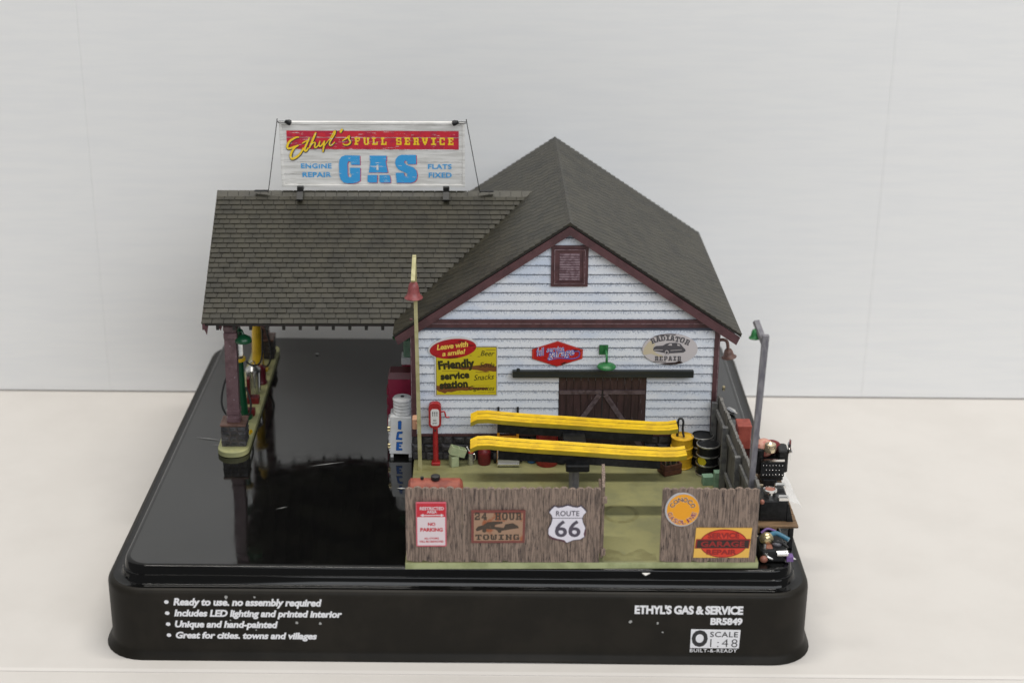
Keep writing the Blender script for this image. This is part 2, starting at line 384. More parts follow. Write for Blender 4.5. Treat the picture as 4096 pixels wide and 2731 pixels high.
# ---- lettering
_tc = {}
def text2d(s, bold=0.0, shear=0.0, spacing=1.0):
    key = (s, bold, shear, spacing)
    if key in _tc: return _tc[key]
    cu = bpy.data.curves.new('t', 'FONT')
    cu.body = s; cu.size = 1.0; cu.offset = bold; cu.shear = shear; cu.resolution_u = 3; cu.space_character = spacing
    o = link('t', cu)
    dg = bpy.context.evaluated_depsgraph_get(); dg.update()
    me = bpy.data.meshes.new_from_object(o.evaluated_get(dg))
    vs = [(v.co.x, v.co.y) for v in me.vertices]; fs = [tuple(p.vertices) for p in me.polygons]
    bpy.data.objects.remove(o); bpy.data.curves.remove(cu); bpy.data.meshes.remove(me)
    xs = [v[0] for v in vs]; ys = [v[1] for v in vs]
    r = (vs, fs, min(xs), max(xs), min(ys), max(ys)); _tc[key] = r
    return r
def text(mb, s, x0, x1, z0, z1, y, bold=0.0, shear=0.0, spacing=1.0, rot=0.0):
    """lettering fitted to the box x0..x1, z0..z1 in the plane y, turned by rot about its centre"""
    vs, fs, a, b, c, d = text2d(s, bold, shear, spacing)
    cx, cz = (x0+x1)/2, (z0+z1)/2; out = []
    for u, v in vs:
        px = (u-a)/(b-a)*(x1-x0)-(x1-x0)/2; pz = (v-c)/(d-c)*(z1-z0)-(z1-z0)/2
        out.append((cx+px*math.cos(rot)-pz*math.sin(rot), y, cz+px*math.sin(rot)+pz*math.cos(rot)))
    return mb.add(out, fs)
def arc_text(mb, s, cx, cz, rx, rz, a0, a1, w, h, y, bold=0.0, top=True, slab=False):
    n = len(s)
    for i, ch in enumerate(s):
        a = math.radians(a0+(a1-a0)*i/(n-1))
        x, z = cx+rx*math.cos(a), cz+rz*math.sin(a)
        tx, tz = rx*math.sin(a), -rz*math.cos(a)
        rot = math.atan2(tz, tx) if top else math.atan2(-tz, -tx)
        ww = w*(0.45 if ch == 'I' and not slab else 1.0)
        if slab: slab_text(mb, ch, x-ww/2, x+ww/2, z-h/2, z+h/2, y, rot=rot)
        else: text(mb, ch, x-ww/2, x+ww/2, z-h/2, z+h/2, y, bold=bold, rot=rot)
def ribbon(mb, pts, w, y, sub=6, taper=True):
    P = catmull([Vector((p[0], p[1], 0)) for p in pts], sub) if len(pts) > 2 else [Vector((p[0], p[1], 0)) for p in pts]
    n = len(P); L, R = [], []
    for i, p in enumerate(P):
        d = (P[min(i+1, n-1)]-P[max(i-1, 0)])
        if d.length < 1e-9: d = Vector((1, 0, 0))
        d.normalize(); nn = Vector((-d.y, d.x, 0))
        t = i/(n-1); ww = w/2*(0.62+0.38*math.sin(PI*min(max(t, .0), 1.0))) if taper else w/2
        L.append(p+nn*ww); R.append(p-nn*ww)
    k = len(mb.v)
    for i in range(n): mb.v += [(L[i].x, y, L[i].y), (R[i].x, y, R[i].y)]
    for i in range(n-1): mb.f.append((k+2*i, k+2*i+1, k+2*i+3, k+2*i+2))
    return mb
# slab-serif capitals drawn on a 10 x 10 grid from bars
SLAB = {
 'F': [(0, 8, 9, 10), (1.2, 2, 4, 8), (0, 0, 6, 2), (4, 4.2, 7, 6.2), (7.2, 6, 9, 8)],
 'U': [(0, 8, 4.2, 10), (5.8, 8, 10, 10), (.8, 1.8, 3.6, 8), (6.4, 1.8, 9.2, 8), (2, 0, 8, 1.8)],
 'L': [(0, 8, 6, 10), (1.2, 2, 4, 8), (0, 0, 9, 2), (7, 2, 9, 4.4)],
 'S': [(1, 8, 9, 10), (.4, 5.8, 3.2, 8), (7, 6.6, 9, 8), (1, 4.2, 9, 5.8), (6.8, 2, 9.6, 4.2), (1, 0, 9, 2), (1, 2, 3, 3.4)],
 'E': [(0, 8, 9, 10), (1.2, 6, 4, 8), (7.2, 6.4, 9, 8), (1.2, 4.2, 7, 6), (1.2, 2, 4, 4.2), (0, 0, 9, 2), (7.2, 2, 9, 3.6)],
 'R': [(0, 8, 8.4, 10), (1.2, 5.6, 4, 8), (6.4, 5.6, 9, 8), (1.2, 4, 8.4, 5.6), (1.2, 2, 4, 4), (6, 2, 8.8, 4), (0, 0, 5, 2), (5.8, 0, 10, 2)],
 'V': [(0, 8, 4.4, 10), (5.6, 8, 10, 10), (.9, 5, 4, 8), (6, 5, 9.1, 8), (2, 2, 8, 5), (3.6, 0, 6.4, 2)],
 'I': [(1, 8, 9, 10), (3.4, 2, 6.6, 8), (1, 0, 9, 2)],
 'C': [(1, 8, 9, 10), (.4, 2, 3.2, 8), (7, 6.2, 9, 8), (1, 0, 9, 2), (7, 2, 9, 3.4)],
 'A': [(2.2, 8, 7, 10), (2, 4.4, 4.6, 8), (5.4, 4.4, 8, 8), (1.4, 2.8, 8.6, 4.4), (1.2, 2, 3.8, 2.8), (6.2, 2, 8.8, 2.8), (0, 0, 4.4, 2), (5.6, 0, 10, 2)],
 'D': [(0, 8, 8, 10), (1.2, 2, 4, 8), (6.8, 2, 9.6, 8), (0, 0, 8, 2)],
 'T': [(0, 8, 10, 10), (0, 6.2, 2, 8), (8, 6.2, 10, 8), (3.6, 2, 6.4, 8), (2, 0, 8, 2)],
 'O': [(1.4, 8, 8.6, 10), (.2, 2, 3.2, 8), (6.8, 2, 9.8, 8), (1.4, 0, 8.6, 2)],
 'P': [(0, 8, 8.4, 10), (1.2, 5.4, 4, 8), (6.6, 5.4, 9.4, 8), (1.2, 3.6, 8.4, 5.4), (1.2, 2, 4, 3.6), (0, 0, 5.6, 2)],
 'H': [(0, 8, 4.4, 10), (5.6, 8, 10, 10), (1, 6, 3.6, 8), (6.4, 6, 9, 8), (1, 4.2, 9, 6), (1, 2, 3.6, 4.2), (6.4, 2, 9, 4.2), (0, 0, 4.4, 2), (5.6, 0, 10, 2)],
 'W': [(0, 8, 3.6, 10), (6.4, 8, 10, 10), (.4, 2, 2.8, 8), (7.2, 2, 9.6, 8), (4, 2, 6, 7.4), (1.2, 0, 8.8, 2)],
 'N': [(0, 8, 3.8, 10), (6, 8, 10, 10), (.8, 2, 3.4, 8), (6.8, 2, 9.2, 8), (3.4, 4.2, 5.2, 7), (5.2, 2.6, 6.8, 5), (0, 0, 4.2, 2), (6.4, 0, 9.4, 2)],
 'G': [(1, 8, 9, 10), (.4, 2, 3.2, 8), (7, 6.2, 9, 8), (1, 0, 9.4, 2), (6.8, 2, 9.4, 3.4), (5.4, 3.4, 9.6, 5)],
 '2': [(1, 8, 9, 10), (.6, 6.2, 3, 8), (6.8, 5.6, 9.4, 8), (3, 3.8, 8.4, 5.6), (.8, 2, 4.2, 3.8), (.4, 0, 9.4, 2), (7.4, 2, 9.4, 3.2)],
 '4': [(5, 8, 8, 10), (3.4, 6, 8, 8), (1.6, 4, 4.2, 6), (5.4, 4, 8, 6), (.4, 2.2, 9.6, 4), (5.4, 1.6, 8, 2.2), (4, 0, 9.4, 1.6)],
}
def slab_text(mb, s, x0, x1, z0, z1, y, gap=0.16, rot=0.0):
    n = len(s); cw = (x1-x0)/(n+gap*(n-1)); cx, cz = (x0+x1)/2, (z0+z1)/2
    for i, ch in enumerate(s):
        if ch == ' ': continue
        xs = x0+i*cw*(1+gap)
        for a, b, c, d in SLAB[ch]:
            q = []
            for u, v in ((a, b), (c, b), (c, d), (a, d)):
                px = xs+u/10*cw-cx; pz = z0+v/10*(z1-z0)-cz
                q.append((cx+px*math.cos(rot)-pz*math.sin(rot), cz+px*math.sin(rot)+pz*math.cos(rot)))
            mb.flat_y(q, y)
    return mb
def ellipse(cx, cz, rx, rz, n=40, rot=0.0):
    return [(cx+rx*math.cos(t)*math.cos(rot)-rz*math.sin(t)*math.sin(rot), cz+rx*math.cos(t)*math.sin(rot)+rz*math.sin(t)*math.cos(rot)) for t in (2*PI*i/n for i in range(n))]
def rrect(x0, x1, z0, z1, r, n=4):
    out = []
    for cx, cz, a in ((x1-r, z1-r, 0), (x0+r, z1-r, 90), (x0+r, z0+r, 180), (x1-r, z0+r, 270)):
        for i in range(n+1):
            t = math.radians(a+90*i/n); out.append((cx+r*math.cos(t), cz+r*math.sin(t)))
    return out

# ================================================================== SETTING
tb = solo(MB().box(-140, 140, -1.0, 34, -2.0, 0), 'table_top', 'table', None, None, (0, 0, 0), 'W', kind='structure')
part(MB().box(-140, 140, -62, -1.28, -2.0, -0.02), 'table_board', 'table', tb)
part(MB().box(-140, 140, -1.28, -1.0, -2.0, 0.02), 'edge_strip', 'strip', tb)
bw = solo(MB().box(-120, 120, 32.6, 33.2, -1, 95), 'backdrop_wall', 'backdrop_back', None, None, (0, 33, 0), 'W', kind='structure')
for x0, x1 in ((-120, -24.383), (-24.377, 25.626), (25.634, 120)):
    mb = MB()
    b = 0.16 if x0 > 25 else 0.08
    mb.rings([[(x0, 32.55, z), (x0, 32.1+b*.12, z), (x0+b, 32.1, z), (x1-b, 32.1, z), (x1, 32.1+b*.12, z), (x1, 32.55, z)] for z in (0.10, 95)], True, True)
    part(mb, 'panel', 'backdrop', bw)

# ================================================================== TRAY
def rr_xy(x0, x1, y0, y1, r, per=20, nc=8):
    pts = []
    cs = ((x1-r, y0+r, -90), (x1-r, y1-r, 0), (x0+r, y1-r, 90), (x0+r, y0+r, 180))
    for i, (cx, cy, a) in enumerate(cs):
        for k in range(nc+1):
            t = math.radians(a+90*k/nc); pts.append((cx+r*math.cos(t), cy+r*math.sin(t)))
        nx, ny, na = cs[(i+1) % 4]
        p = pts[-1]; q = (nx+r*math.cos(math.radians(na)), ny+r*math.sin(math.radians(na)))
        for k in range(1, per): pts.append((p[0]+(q[0]-p[0])*k/per, p[1]+(q[1]-p[1])*k/per))
    return pts
TX0, TX1, TY0, TY1 = -17.02, 16.75, 0.0, 31.7
def tring(d, z, r=1.9, wav=0.0):
    return [(x, y, z+wav*(math.sin(x*0.55)*0.5+math.sin(x*0.23+1)*0.6)) for x, y in rr_xy(TX0+d, TX1-d, TY0+d, TY1-d, max(r-d*.8, .3))]
tray = thing('display_tray', 'glossy black plastic display tray with white printed lettering on its front', 'tray', (0, 15, 0), 'W')
mb = MB()
mb.rings([tring(0.05, 0.0), tring(-0.27, 0.03, wav=0.03), tring(-0.26, 0.10, wav=0.05), tring(-0.06, 0.3), tring(0.0, 0.5), tring(0.0, 3.3), tring(0.03, 3.5), tring(0.12, 3.62), tring(0.26, 3.66)])
part(mb, 'side_wall', 'tray_side', tray, 50)
mb = MB()
prof = [(0.26, 3.66), (0.6, 3.64), (0.66, 3.68), (0.70, 3.98), (0.74, 4.05), (0.80, 4.06), (0.82, 4.10), (0.88, 4.42), (0.93, 4.48), (1.1, 4.5)]
rs = [tring(d, z) for d, z in prof]
part(MB().rings(rs), 'rim', 'tray_rim', tray, 50)
rs = rs[-1:]
last = rs[-1]; cx, cy = (TX0+TX1)/2, (TY0+TY1)/2
for k in range(1, 41):
    f = 1-k/40*0.985; row = []
    for x, y, z in last:
        px, py = cx+(x-cx)*f, cy+(y-cy)*f
        e = min(1.0, (1-f)*6)
        row.append((px, py, 4.5+e*(0.028*math.sin(px*0.42+0.6)*math.sin(py*0.36+0.2)+0.012*math.sin(px*0.9+py*0.5))-e*0.012))
    rs.append(row)
mb.rings(rs, False, True)
part(mb, 'plateau', 'tray', tray, 50)
mb = MB()
yt = -0.015
for t, x1, z0, z1 in (('Ready to use, no assembly required', -6.52, 2.76, 3.28), ('Includes LED lighting and printed interior', -5.58, 2.17, 2.66),
                      ('Unique and hand-painted', -8.65, 1.57, 2.06), ('Great for cities, towns and villages', -6.82, .97, 1.45)):
    m1 = MB(); text(m1, t, -13.56, x1, z0, z1, yt, bold=0.045, shear=0.22, spacing=.98); part(m1, 'printed_line', 'print', tray)
    m1 = MB(); m1.flat_y(ellipse(-13.88, (z0+z1)/2+.04, .11, .1, 14), yt); part(m1, 'bullet', 'print', tray)
for t, x0, z0, z1 in (("ETHYL'S GAS & SERVICE", 8.28, 2.63, 3.12), ('BR5849', 11.9, 2.06, 2.46)):
    m1 = MB(); text(m1, t, x0, 13.42, z0, z1, yt, bold=0.05, spacing=.95); part(m1, 'printed_line', 'print', tray)
bd = part(MB().flat_y([(11.0, .79), (13.33, .79), (13.36, 1.81), (11.0, 1.83)], yt), 'scale_badge', 'print', tray)
m1 = MB(); text(m1, 'O', 11.05, 11.82, .86, 1.79, yt-.012, bold=0.05); part(m1, 'badge_letter', 'ink', bd)
m1 = MB(); text(m1, 'SCALE', 11.92, 13.25, 1.41, 1.7, yt-.012, bold=0.01, spacing=1.1); part(m1, 'badge_word', 'ink', bd)
m1 = MB(); text(m1, '1:48', 11.95, 13.25, .86, 1.3, yt-.012, spacing=1.25, bold=-.012); part(m1, 'badge_word', 'ink', bd)
m1 = MB(); text(m1, 'BUILT-&-READY', 11.0, 13.25, .56, .75, yt, bold=0.01, spacing=1.15); part(m1, 'printed_line', 'print', tray)
for x, z, r in ((-11.05, 3.35, .13), (-9.7, 3.37, .07), (-7.75, 2.0, .09), (-6.65, 1.96, .09), (8.1, 2.2, .1), (9.4, 2.15, .08), (9.65, 1.65, .06), (-9.7, 1.57, .05), (-10.9, 2.1, .05)):
    part(MB().flat_y([(x+r*random.uniform(.5, 1.1)*math.cos(t), z+r*random.uniform(.5, 1.1)*math.sin(t)) for t in (i*PI/4 for i in range(8))], -0.02), 'paint_chip', 'scuff', tray)
def scratch(p, q, w, z=4.535):
    p, q = Vector((*p, z)), Vector((*q, z)); d = (q-p).normalized(); nn = Vector((-d.y, d.x, 0))*w
    part(MB().add([p, (p+q)/2-nn+Vector((0, 0, .004)), q, (p+q)/2+nn], [(0, 1, 2, 3)]), 'scratch', 'scuff', tray)
scratch((-8.5, 11.7), (-6.6, 12.3), .035); scratch((-9.6, 6.7), (-9.0, 7.0), .025); scratch((-14.2, 14.3), (-13.0, 14.35), .03)
scratch((-3.6, 9.2), (-3.1, 9.15), .09); scratch((-10.1, 27.9), (-9.8, 27.95), .12)
scratch((-15.3, 15.3), (-13.6, 14.9), .03)

# ================================================================== CONCRETE PAD
pad = solo(MB().bbox(-0.05, 16.72, -0.02, 11.45, -0.35, 0.0, 0.03), 'concrete_pad', 'slab', None, None, (8, 5, -0.35), kind='structure')
part(MB().add([(-.05, -.03, -.34), (16.72, -.03, -.34), (16.72, -.03, -.015), (-.05, -.03, -.015)], [(0, 1, 2, 3)]), 'pad_edge', 'slab_edge_lit', pad)
part(MB().add([(-.06, 11.4, -.34), (-.06, 0, -.34), (-.06, 0, -.015), (-.06, 11.4, -.015)], [(0, 1, 2, 3)]), 'pad_edge', 'slab_edge_lit', pad)
part(MB().rings([[(10.55+r*1.0*math.cos(t), 4.9+r*1.05*math.sin(t), .006) for t in (2*PI*i/28 for i in range(28))] for r in (.72, .95)]), 'oil_ring', 'slab_mark', pad)
part(MB().add([(9.4+i*.25, .12, .006) for i in range(11)]+[(9.4+i*.25, 1.0+.28*math.sin(i*1.1)+.1*math.sin(i*2.7), .006) for i in range(11)], [(i, i+1, 12+i, 11+i) for i in range(10)]), 'wavy_patch', 'slab_mark', pad)  # darker wavy patch across the gate opening
part(MB().box(0.1, 15.9, 11.5, 27.6, -0.35, -0.1), 'pad_base', 'slab', pad)

# ================================================================== BUILDING
YW = 11.22
gs = thing('service_station', 'white clapboard service station with dark shingle roof and drive through canopy', 'building', (8, 19.5, 0))
AX, AZ, SL = 8.05, 13.45, 0.669            # apex of the roof surface, slope
wall_poly = [(-0.05, 1.45), (15.98, 1.45), (15.98, 7.4), (AX, 12.75), (-0.05, 7.4)]
fw = part(MB().prism_y(wall_poly, YW+0.06, YW+0.3), 'front_wall', 'clap_gap_shade', gs)
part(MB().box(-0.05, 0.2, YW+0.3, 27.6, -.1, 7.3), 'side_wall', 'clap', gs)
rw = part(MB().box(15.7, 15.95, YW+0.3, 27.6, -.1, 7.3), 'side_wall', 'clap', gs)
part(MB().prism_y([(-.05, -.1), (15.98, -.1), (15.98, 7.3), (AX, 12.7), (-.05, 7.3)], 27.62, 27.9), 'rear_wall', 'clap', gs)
# clapboards: one board each, lower edge proud of the board below
def board(x0, x1, z0, h, xa=None, xb=None):
    """front clapboard x0..x1 at the bottom, xa..xb at its top"""
    xa = x0 if xa is None else xa; xb = x1 if xb is None else xb
    mb = MB()
    dy = random.uniform(-.008, .008)
    y0, y1, yb = -0.098+dy, -0.012+dy, 0.058
    w = -.068
    mb.add([(x0, y0, 0), (x1, y0, 0), (xb, y1, h+w), (xa, y1, h+w), (x0, yb, 0), (x1, yb, 0), (xb, yb, h+w), (xa, yb, h+w)],
           [(0, 1, 2, 3), (7, 6, 5, 4), (0, 4, 5, 1), (3, 2, 6, 7), (1, 5, 6, 2), (0, 3, 7, 4)])
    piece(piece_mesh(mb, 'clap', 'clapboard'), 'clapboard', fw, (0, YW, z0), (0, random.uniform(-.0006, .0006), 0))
P = 0.494
z = 1.58
while z < 7.5:
    h = min(P, 7.66-z)
    if z+h < 4.95: board(.12, 7.66, z, h); board(12.32, 15.8, z, h)
    elif z < 4.95: board(.12, 7.66, z, h); board(12.32, 15.8, z, h); 
    else: board(.12, 15.8, z, h)
    z += P
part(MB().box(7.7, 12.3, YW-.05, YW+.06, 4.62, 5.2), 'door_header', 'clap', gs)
z = 8.10
def half(zz): return max(0.02, (12.78-zz)/SL)
while z < 12.6:
    h = min(P, 12.7-z)
    b, t = min(half(z), 7.9), min(half(z+h+.03), 7.9)
    board(AX-b, AX+b, z, h, AX-t, AX+t)
    z += P
# side-wall clapboards
sidep = []
mbd = MB().add([(-.075, 0, 0), (-.075, 16.2, 0), (-.012, 16.2, .52), (-.012, 0, .52), (.03, 0, 0), (.03, 16.2, 0), (.03, 16.2, .52), (.03, 0, .52)], [(0, 1, 2, 3), (7, 6, 5, 4), (0, 4, 5, 1), (3, 2, 6, 7), (1, 5, 6, 2), (0, 3, 7, 4)])
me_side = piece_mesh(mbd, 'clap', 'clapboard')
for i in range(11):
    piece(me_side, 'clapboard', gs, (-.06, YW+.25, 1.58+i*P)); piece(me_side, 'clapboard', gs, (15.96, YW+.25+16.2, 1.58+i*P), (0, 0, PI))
# trims
part(MB().box(-.13, .12, YW-.13, YW+.06, 1.42, 7.62), 'corner_trim', 'maroon', gs)
part(MB().box(-.16, -.06, YW-.1, YW+.16, 1.42, 7.3), 'corner_trim', 'maroon', gs)
part(MB().box(15.8, 16.05, YW-.13, YW+.06, 1.42, 7.62), 'corner_trim', 'maroon', gs)
part(MB().box(15.97, 16.09, YW-.1, YW+.16, 1.42, 7.3), 'corner_trim', 'maroon', gs)
part(MB().box(-.16, 16.09, YW-.17, YW+.05, 7.86, 8.10).box(-.12, 16.05, YW-.19, YW-.16, 8.06, 8.11), 'belt_trim', 'maroon', gs)
part(MB().box(-.16, 16.09, YW-.13, YW+.05, 7.64, 7.86), 'belt_trim', 'maroon', gs)
part(MB().box(-.15, 16.08, YW-.178, YW-.165, 7.868, 7.895), 'worn_edge', 'drybrush', gs)
part(MB().box(-.14, -.112, YW-.138, YW-.125, 1.6, 7.5), 'worn_edge', 'drybrush', gs)
part(MB().box(16.03, 16.055, YW-.138, YW-.125, 1.6, 7.5), 'worn_edge', 'drybrush', gs)
for x0, x1 in ((-.1, 7.6), (12.4, 16.05)):
    part(MB().box(x0, x1, YW-.14, YW+.05, 1.44, 1.58).box(x0, x1, YW-.16, YW-.13, 1.52, 1.57), 'sill_trim', 'maroon', gs)
# rake fascia
YF = 10.62
for sgn in (-1, 1):
    ax = AX; e = AX+sgn*9.0
    z_at = lambda x: AZ-SL*abs(x-AX)
    zo = -.17
    q = [(ax, z_at(ax)+zo), (e, z_at(e)+zo), (e-sgn*.18, z_at(e)+zo-.42), (ax, z_at(ax)+zo-.46)]
    part(MB().prism_y(q if sgn > 0 else q[::-1], YF+.04, YF+.16), 'rake_fascia', 'maroon', gs)
    q = [(ax, z_at(ax)-.6), (e-sgn*.3, z_at(e)+.16-.6), (e-sgn*.3, z_at(e)+.1-.6), (ax, z_at(ax)-.66)]
    part(MB().prism_y([(ax, z_at(ax)-.28), (e-sgn*.2, z_at(e)-.15), (e-sgn*.2, z_at(e)-.25), (ax, z_at(ax)-.38)], YF+.16, YW+.05), 'soffit', 'maroon', gs)
# foundation stones
fd = part(MB().box(-.1, 7.62, YW+.02, YW+.3, -.02, 1.44), 'foundation', 'mortar', gs)
part(MB().box(12.36, 16.04, YW+.02, YW+.3, -.02, 1.44), 'foundation', 'mortar', gs)
def stone_mesh(w, h, d=.16):
    mb = MB(); j = lambda a: random.uniform(-a, a)
    i = .05
    r0 = [(-w/2, d, -h/2), (w/2, d, -h/2), (w/2, d, h/2), (-w/2, d, h/2)]
    r1 = [(x+j(.015), .04, z+j(.015)) for x, _, z in r0]
    r2 = [(x*(1-i/w*2)+j(.03), -.03+j(.03), z*(1-i/h*2)+j(.02)) for x, _, z in r0]
    k = [(x*.4+j(.04), -.06+j(.03), z*.4) for x, _, z in r0]
    mb.rings([r0, r1, r2, k], True, True)
    return piece_mesh(mb, 'stone', 'stone')
smesh = [stone_mesh(w, .44) for w in (.5, .62, .74, .9, .56, .68)]
swid = [.5, .62, .74, .9, .56, .68]
for row in range(3):
    zc = .24+row*.47
    for xa, xb in ((-.1, 7.6), (12.4, 16.05)):
        x = xa+random.uniform(-.1, .0)
        while x < xb-.2:
            k = random.randrange(6); w = swid[k]
            if x+w > xb: w2 = xb-x
            else: w2 = w
            piece(smesh[k], 'stone', fd, (x+w2/2, YW-.06, zc), (0, 0, 0), ((w2-.03)/w, 1, 1))
            x += w2
for row in range(3):      # return of the stone on the left side
    for i in range(14):
        k = random.randrange(6)
        piece(smesh[k], 'stone', fd, (-.1, YW+.4+i*.62, .24+row*.47), (0, 0, -PI/2), (.58/swid[k], 1, 1))
# gable vent
vt = part(MB().prism_y(rrect(7.14, 9.05, 9.93, 12.14, .02, 1), YW-.16, YW-.0), 'gable_vent', 'maroon', gs)
fr = MB()
for a in ((7.32, 8.87, 11.86, 11.95), (7.32, 8.87, 10.1, 10.2), (7.32, 7.42, 10.2, 11.86), (8.77, 8.87, 10.2, 11.86)):
    fr.box(a[0], a[1], YW-.22, YW-.15, a[2], a[3])
part(fr, 'vent_frame', 'maroon', vt)
sm = piece_mesh(MB().add([(-.52, -.06, -.05), (.52, -.06, -.05), (.52, .03, .03), (-.52, .03, .03), (-.52, .03, -.05), (.52, .03, -.05)], [(0, 1, 2, 3), (0, 4, 5, 1), (1, 5, 2), (0, 3, 4), (3, 2, 5, 4)]), 'drybrush', 'slat')
part(MB().box(7.30, 8.89, YW-.235, YW-.215, 11.93, 11.955).box(7.30, 7.325, YW-.235, YW-.215, 10.1, 11.93).box(8.865, 8.89, YW-.235, YW-.215, 10.1, 11.93).box(7.30, 8.89, YW-.235, YW-.215, 10.085, 10.1), 'worn_edge', 'drybrush', vt)
for i in range(11): piece(sm, 'slat', vt, (8.09, YW-.185, 10.36+i*.132))
# barn door
dr = part(MB().box(7.66, 12.32, YW-.0, YW+.2, -.02, 5.1), 'barn_door', 'door', gs)
pw = [piece_mesh(MB().box(-.19, .19, -.06, .02, 0, 4.98), 'door', 'plank') for _ in range(1)]
n = 12
for i in range(n):
    x = 7.68+(i+.5)*(4.62/n)
    piece(pw[0], 'plank', dr, (x, YW-.05+random.uniform(-.015, .015), 0.02), (0, 0, 0), ((4.62/n-.02)/.38, 1, 1))
def flatbar(p, q, w, y, d, name, mat, par):
    p, q = Vector((p[0], y, p[1])), Vector((q[0], y, q[1]))
    part(MB().bar(p, q, w, d, (0, -1, 0)), name, mat, par)
yb = YW-.15
for sgn in (-1, 1):
    xc = 9.98+sgn*.05; xo = 9.98+sgn*2.28
    flatbar((xc, 4.0), (xo, 4.0), .22, yb, .07, 'brace', 'brace', dr)
    flatbar((xc, .66), (xo, .66), .26, yb, .07, 'brace', 'brace', dr)
    flatbar((xc+sgn*.11, 3.86), (xo-sgn*.12, .8), .26, yb+.005, .065, 'brace', 'brace', dr)
part(MB().box(9.955, 10.005, YW-.13, YW-.1, .02, 4.1), 'door_gap', 'ink', dr)
rl = part(MB().obox((9.97, YW-.3, 5.14), (4.77, 0, -.0), (0, .14, 0), (0, 0, .16)).obox((9.97, YW-.46, 5.02), (4.76, 0, 0), (0, .03, 0), (0, 0, .05)), 'door_track', 'rail', gs)
part(MB().cyl((5.5, YW-.3, 5.25), (5.5, YW-.3, 5.4), .09, n=12), 'track_bolt', 'rail', rl)

# ---- roofs
TK = 0.07
def shingle_verts(L, E, o=0.0):
    """shingle: x across, y up the slope, z out of the slope"""
    return [(-L/2, 0, 0), (L/2, 0, 0), (L/2, E*1.12, -.01), (-L/2, E*1.12, -.01), (-L/2, 0, TK), (L/2, 0, TK), (L/2, E*1.12, .012), (-L/2, E*1.12, .012)]
SF = [(3, 2, 1, 0), (4, 5, 6, 7), (0, 1, 5, 4), (1, 2, 6, 5), (2, 3, 7, 6), (3, 0, 4, 7)]
PITCHR = 0.338; SLEN = 0.61
sh_me = piece_mesh(MB().add(shingle_verts(1.0, PITCHR), SF), 'shingle', 'shingle')
def joined(name, items, parent):
    vs, fs, rn = [], [], []
    b = BASE[parent]
    for mtx, L, r in items:
        k = len(vs)
        vs += [((mtx @ Vector(v))-b)*S for v in shingle_verts(L, PITCHR)]
        fs += [tuple(i+k for i in f) for f in SF]; rn += [r]*6
    me = bpy.data.meshes.new(name); me.from_pydata([v[:] for v in vs], [], fs)
    at = me.attributes.new('rnd', 'FLOAT', 'FACE'); at.data.foreach_set('value', rn)
    me.materials.append(M['shingle'])
    o = link(name, me); o.parent = parent; o['kind'] = 'stuff'
    return o
def slope_rows(e_len, x_range, rows, start):
    """yield (row, u centre, v, length)"""
    for r in range(rows):
        v = start+r*PITCHR
        a, b = x_range(v)
        u = a-((r*0.37+random.uniform(-.06, .06)) % 1.0)*SLEN
        while u < b-.03:
            L = SLEN*random.uniform(.94, 1.06)
            lo, hi = max(u, a), min(u+L, b)
            if hi-lo > .05: yield r, (lo+hi)/2, v, hi-lo-.032
            u += L
ANG = math.atan(SL); CA, SA = math.cos(ANG), math.sin(ANG)
# canopy: ridge along x at YR, ZR
YR, ZR, XL = 20.08, 12.38, -11.24
YE, ZE = 12.5, 7.31
canopy = part(MB().add([(XL+.05, YE+.05, ZE-.12), (7.4, YE+.05, ZE-.12), (7.4, YR, ZR-.13), (XL+.05, YR, ZR-.13), (XL+.05, 2*YR-YE-.05, ZE-.12), (7.4, 2*YR-YE-.05, ZE-.12),
                        (XL+.05, YE+.05, ZE-.0), (7.4, YE+.05, ZE-.0), (7.4, YR, ZR-.01), (XL+.05, YR, ZR-.01), (XL+.05, 2*YR-YE-.05, ZE-.0), (7.4, 2*YR-YE-.05, ZE-.0)],
                       [(0, 1, 2, 3), (3, 2, 5, 4), (6, 9, 8, 7), (9, 10, 11, 8), (0, 6, 7, 1), (4, 5, 11, 10), (0, 3, 9, 6), (3, 4, 10, 9)]), 'canopy_roof', 'deck', gs)
Mc = Matrix(((1, 0, 0), (0, CA, -SA), (0, SA, CA)))
Mb = Matrix(((-1, 0, 0), (0, -CA, SA), (0, SA, CA)))
ev = Vector((0, CA, SA))
slope_len = math.hypot(YR-YE, ZR-ZE)
valley = lambda v: min(7.6, AX-(AZ-(ZE+v*SA))/SL+.12)
cnt = 0; rest = []
rows = int(slope_len/PITCHR)
rot_c = Mc.to_euler()
for r, u, v, L in slope_rows(slope_len, lambda v: (XL, valley(v)), rows, 0.0):
    o = Vector((u, YE, ZE))+ev*v
    tw = random.uniform(-.012, .012)
    if cnt < 295:
        piece(sh_me, 'shingle', canopy, o, rot_c, (L, 1, random.uniform(.85, 1.15))); cnt += 1
    else:
        mt = Mc.to_4x4(); mt.translation = o; rest.append((mt, L, random.random()))
for r, u, v, L in slope_rows(slope_len, lambda v: (XL, valley(v)), rows, 0.0):
    o = Vector((u, 2*YR-YE, ZE))+Vector((0, -CA, SA))*v
    mt = Mb.to_4x4(); mt.translation = o; rest.append((mt, L, random.random()))
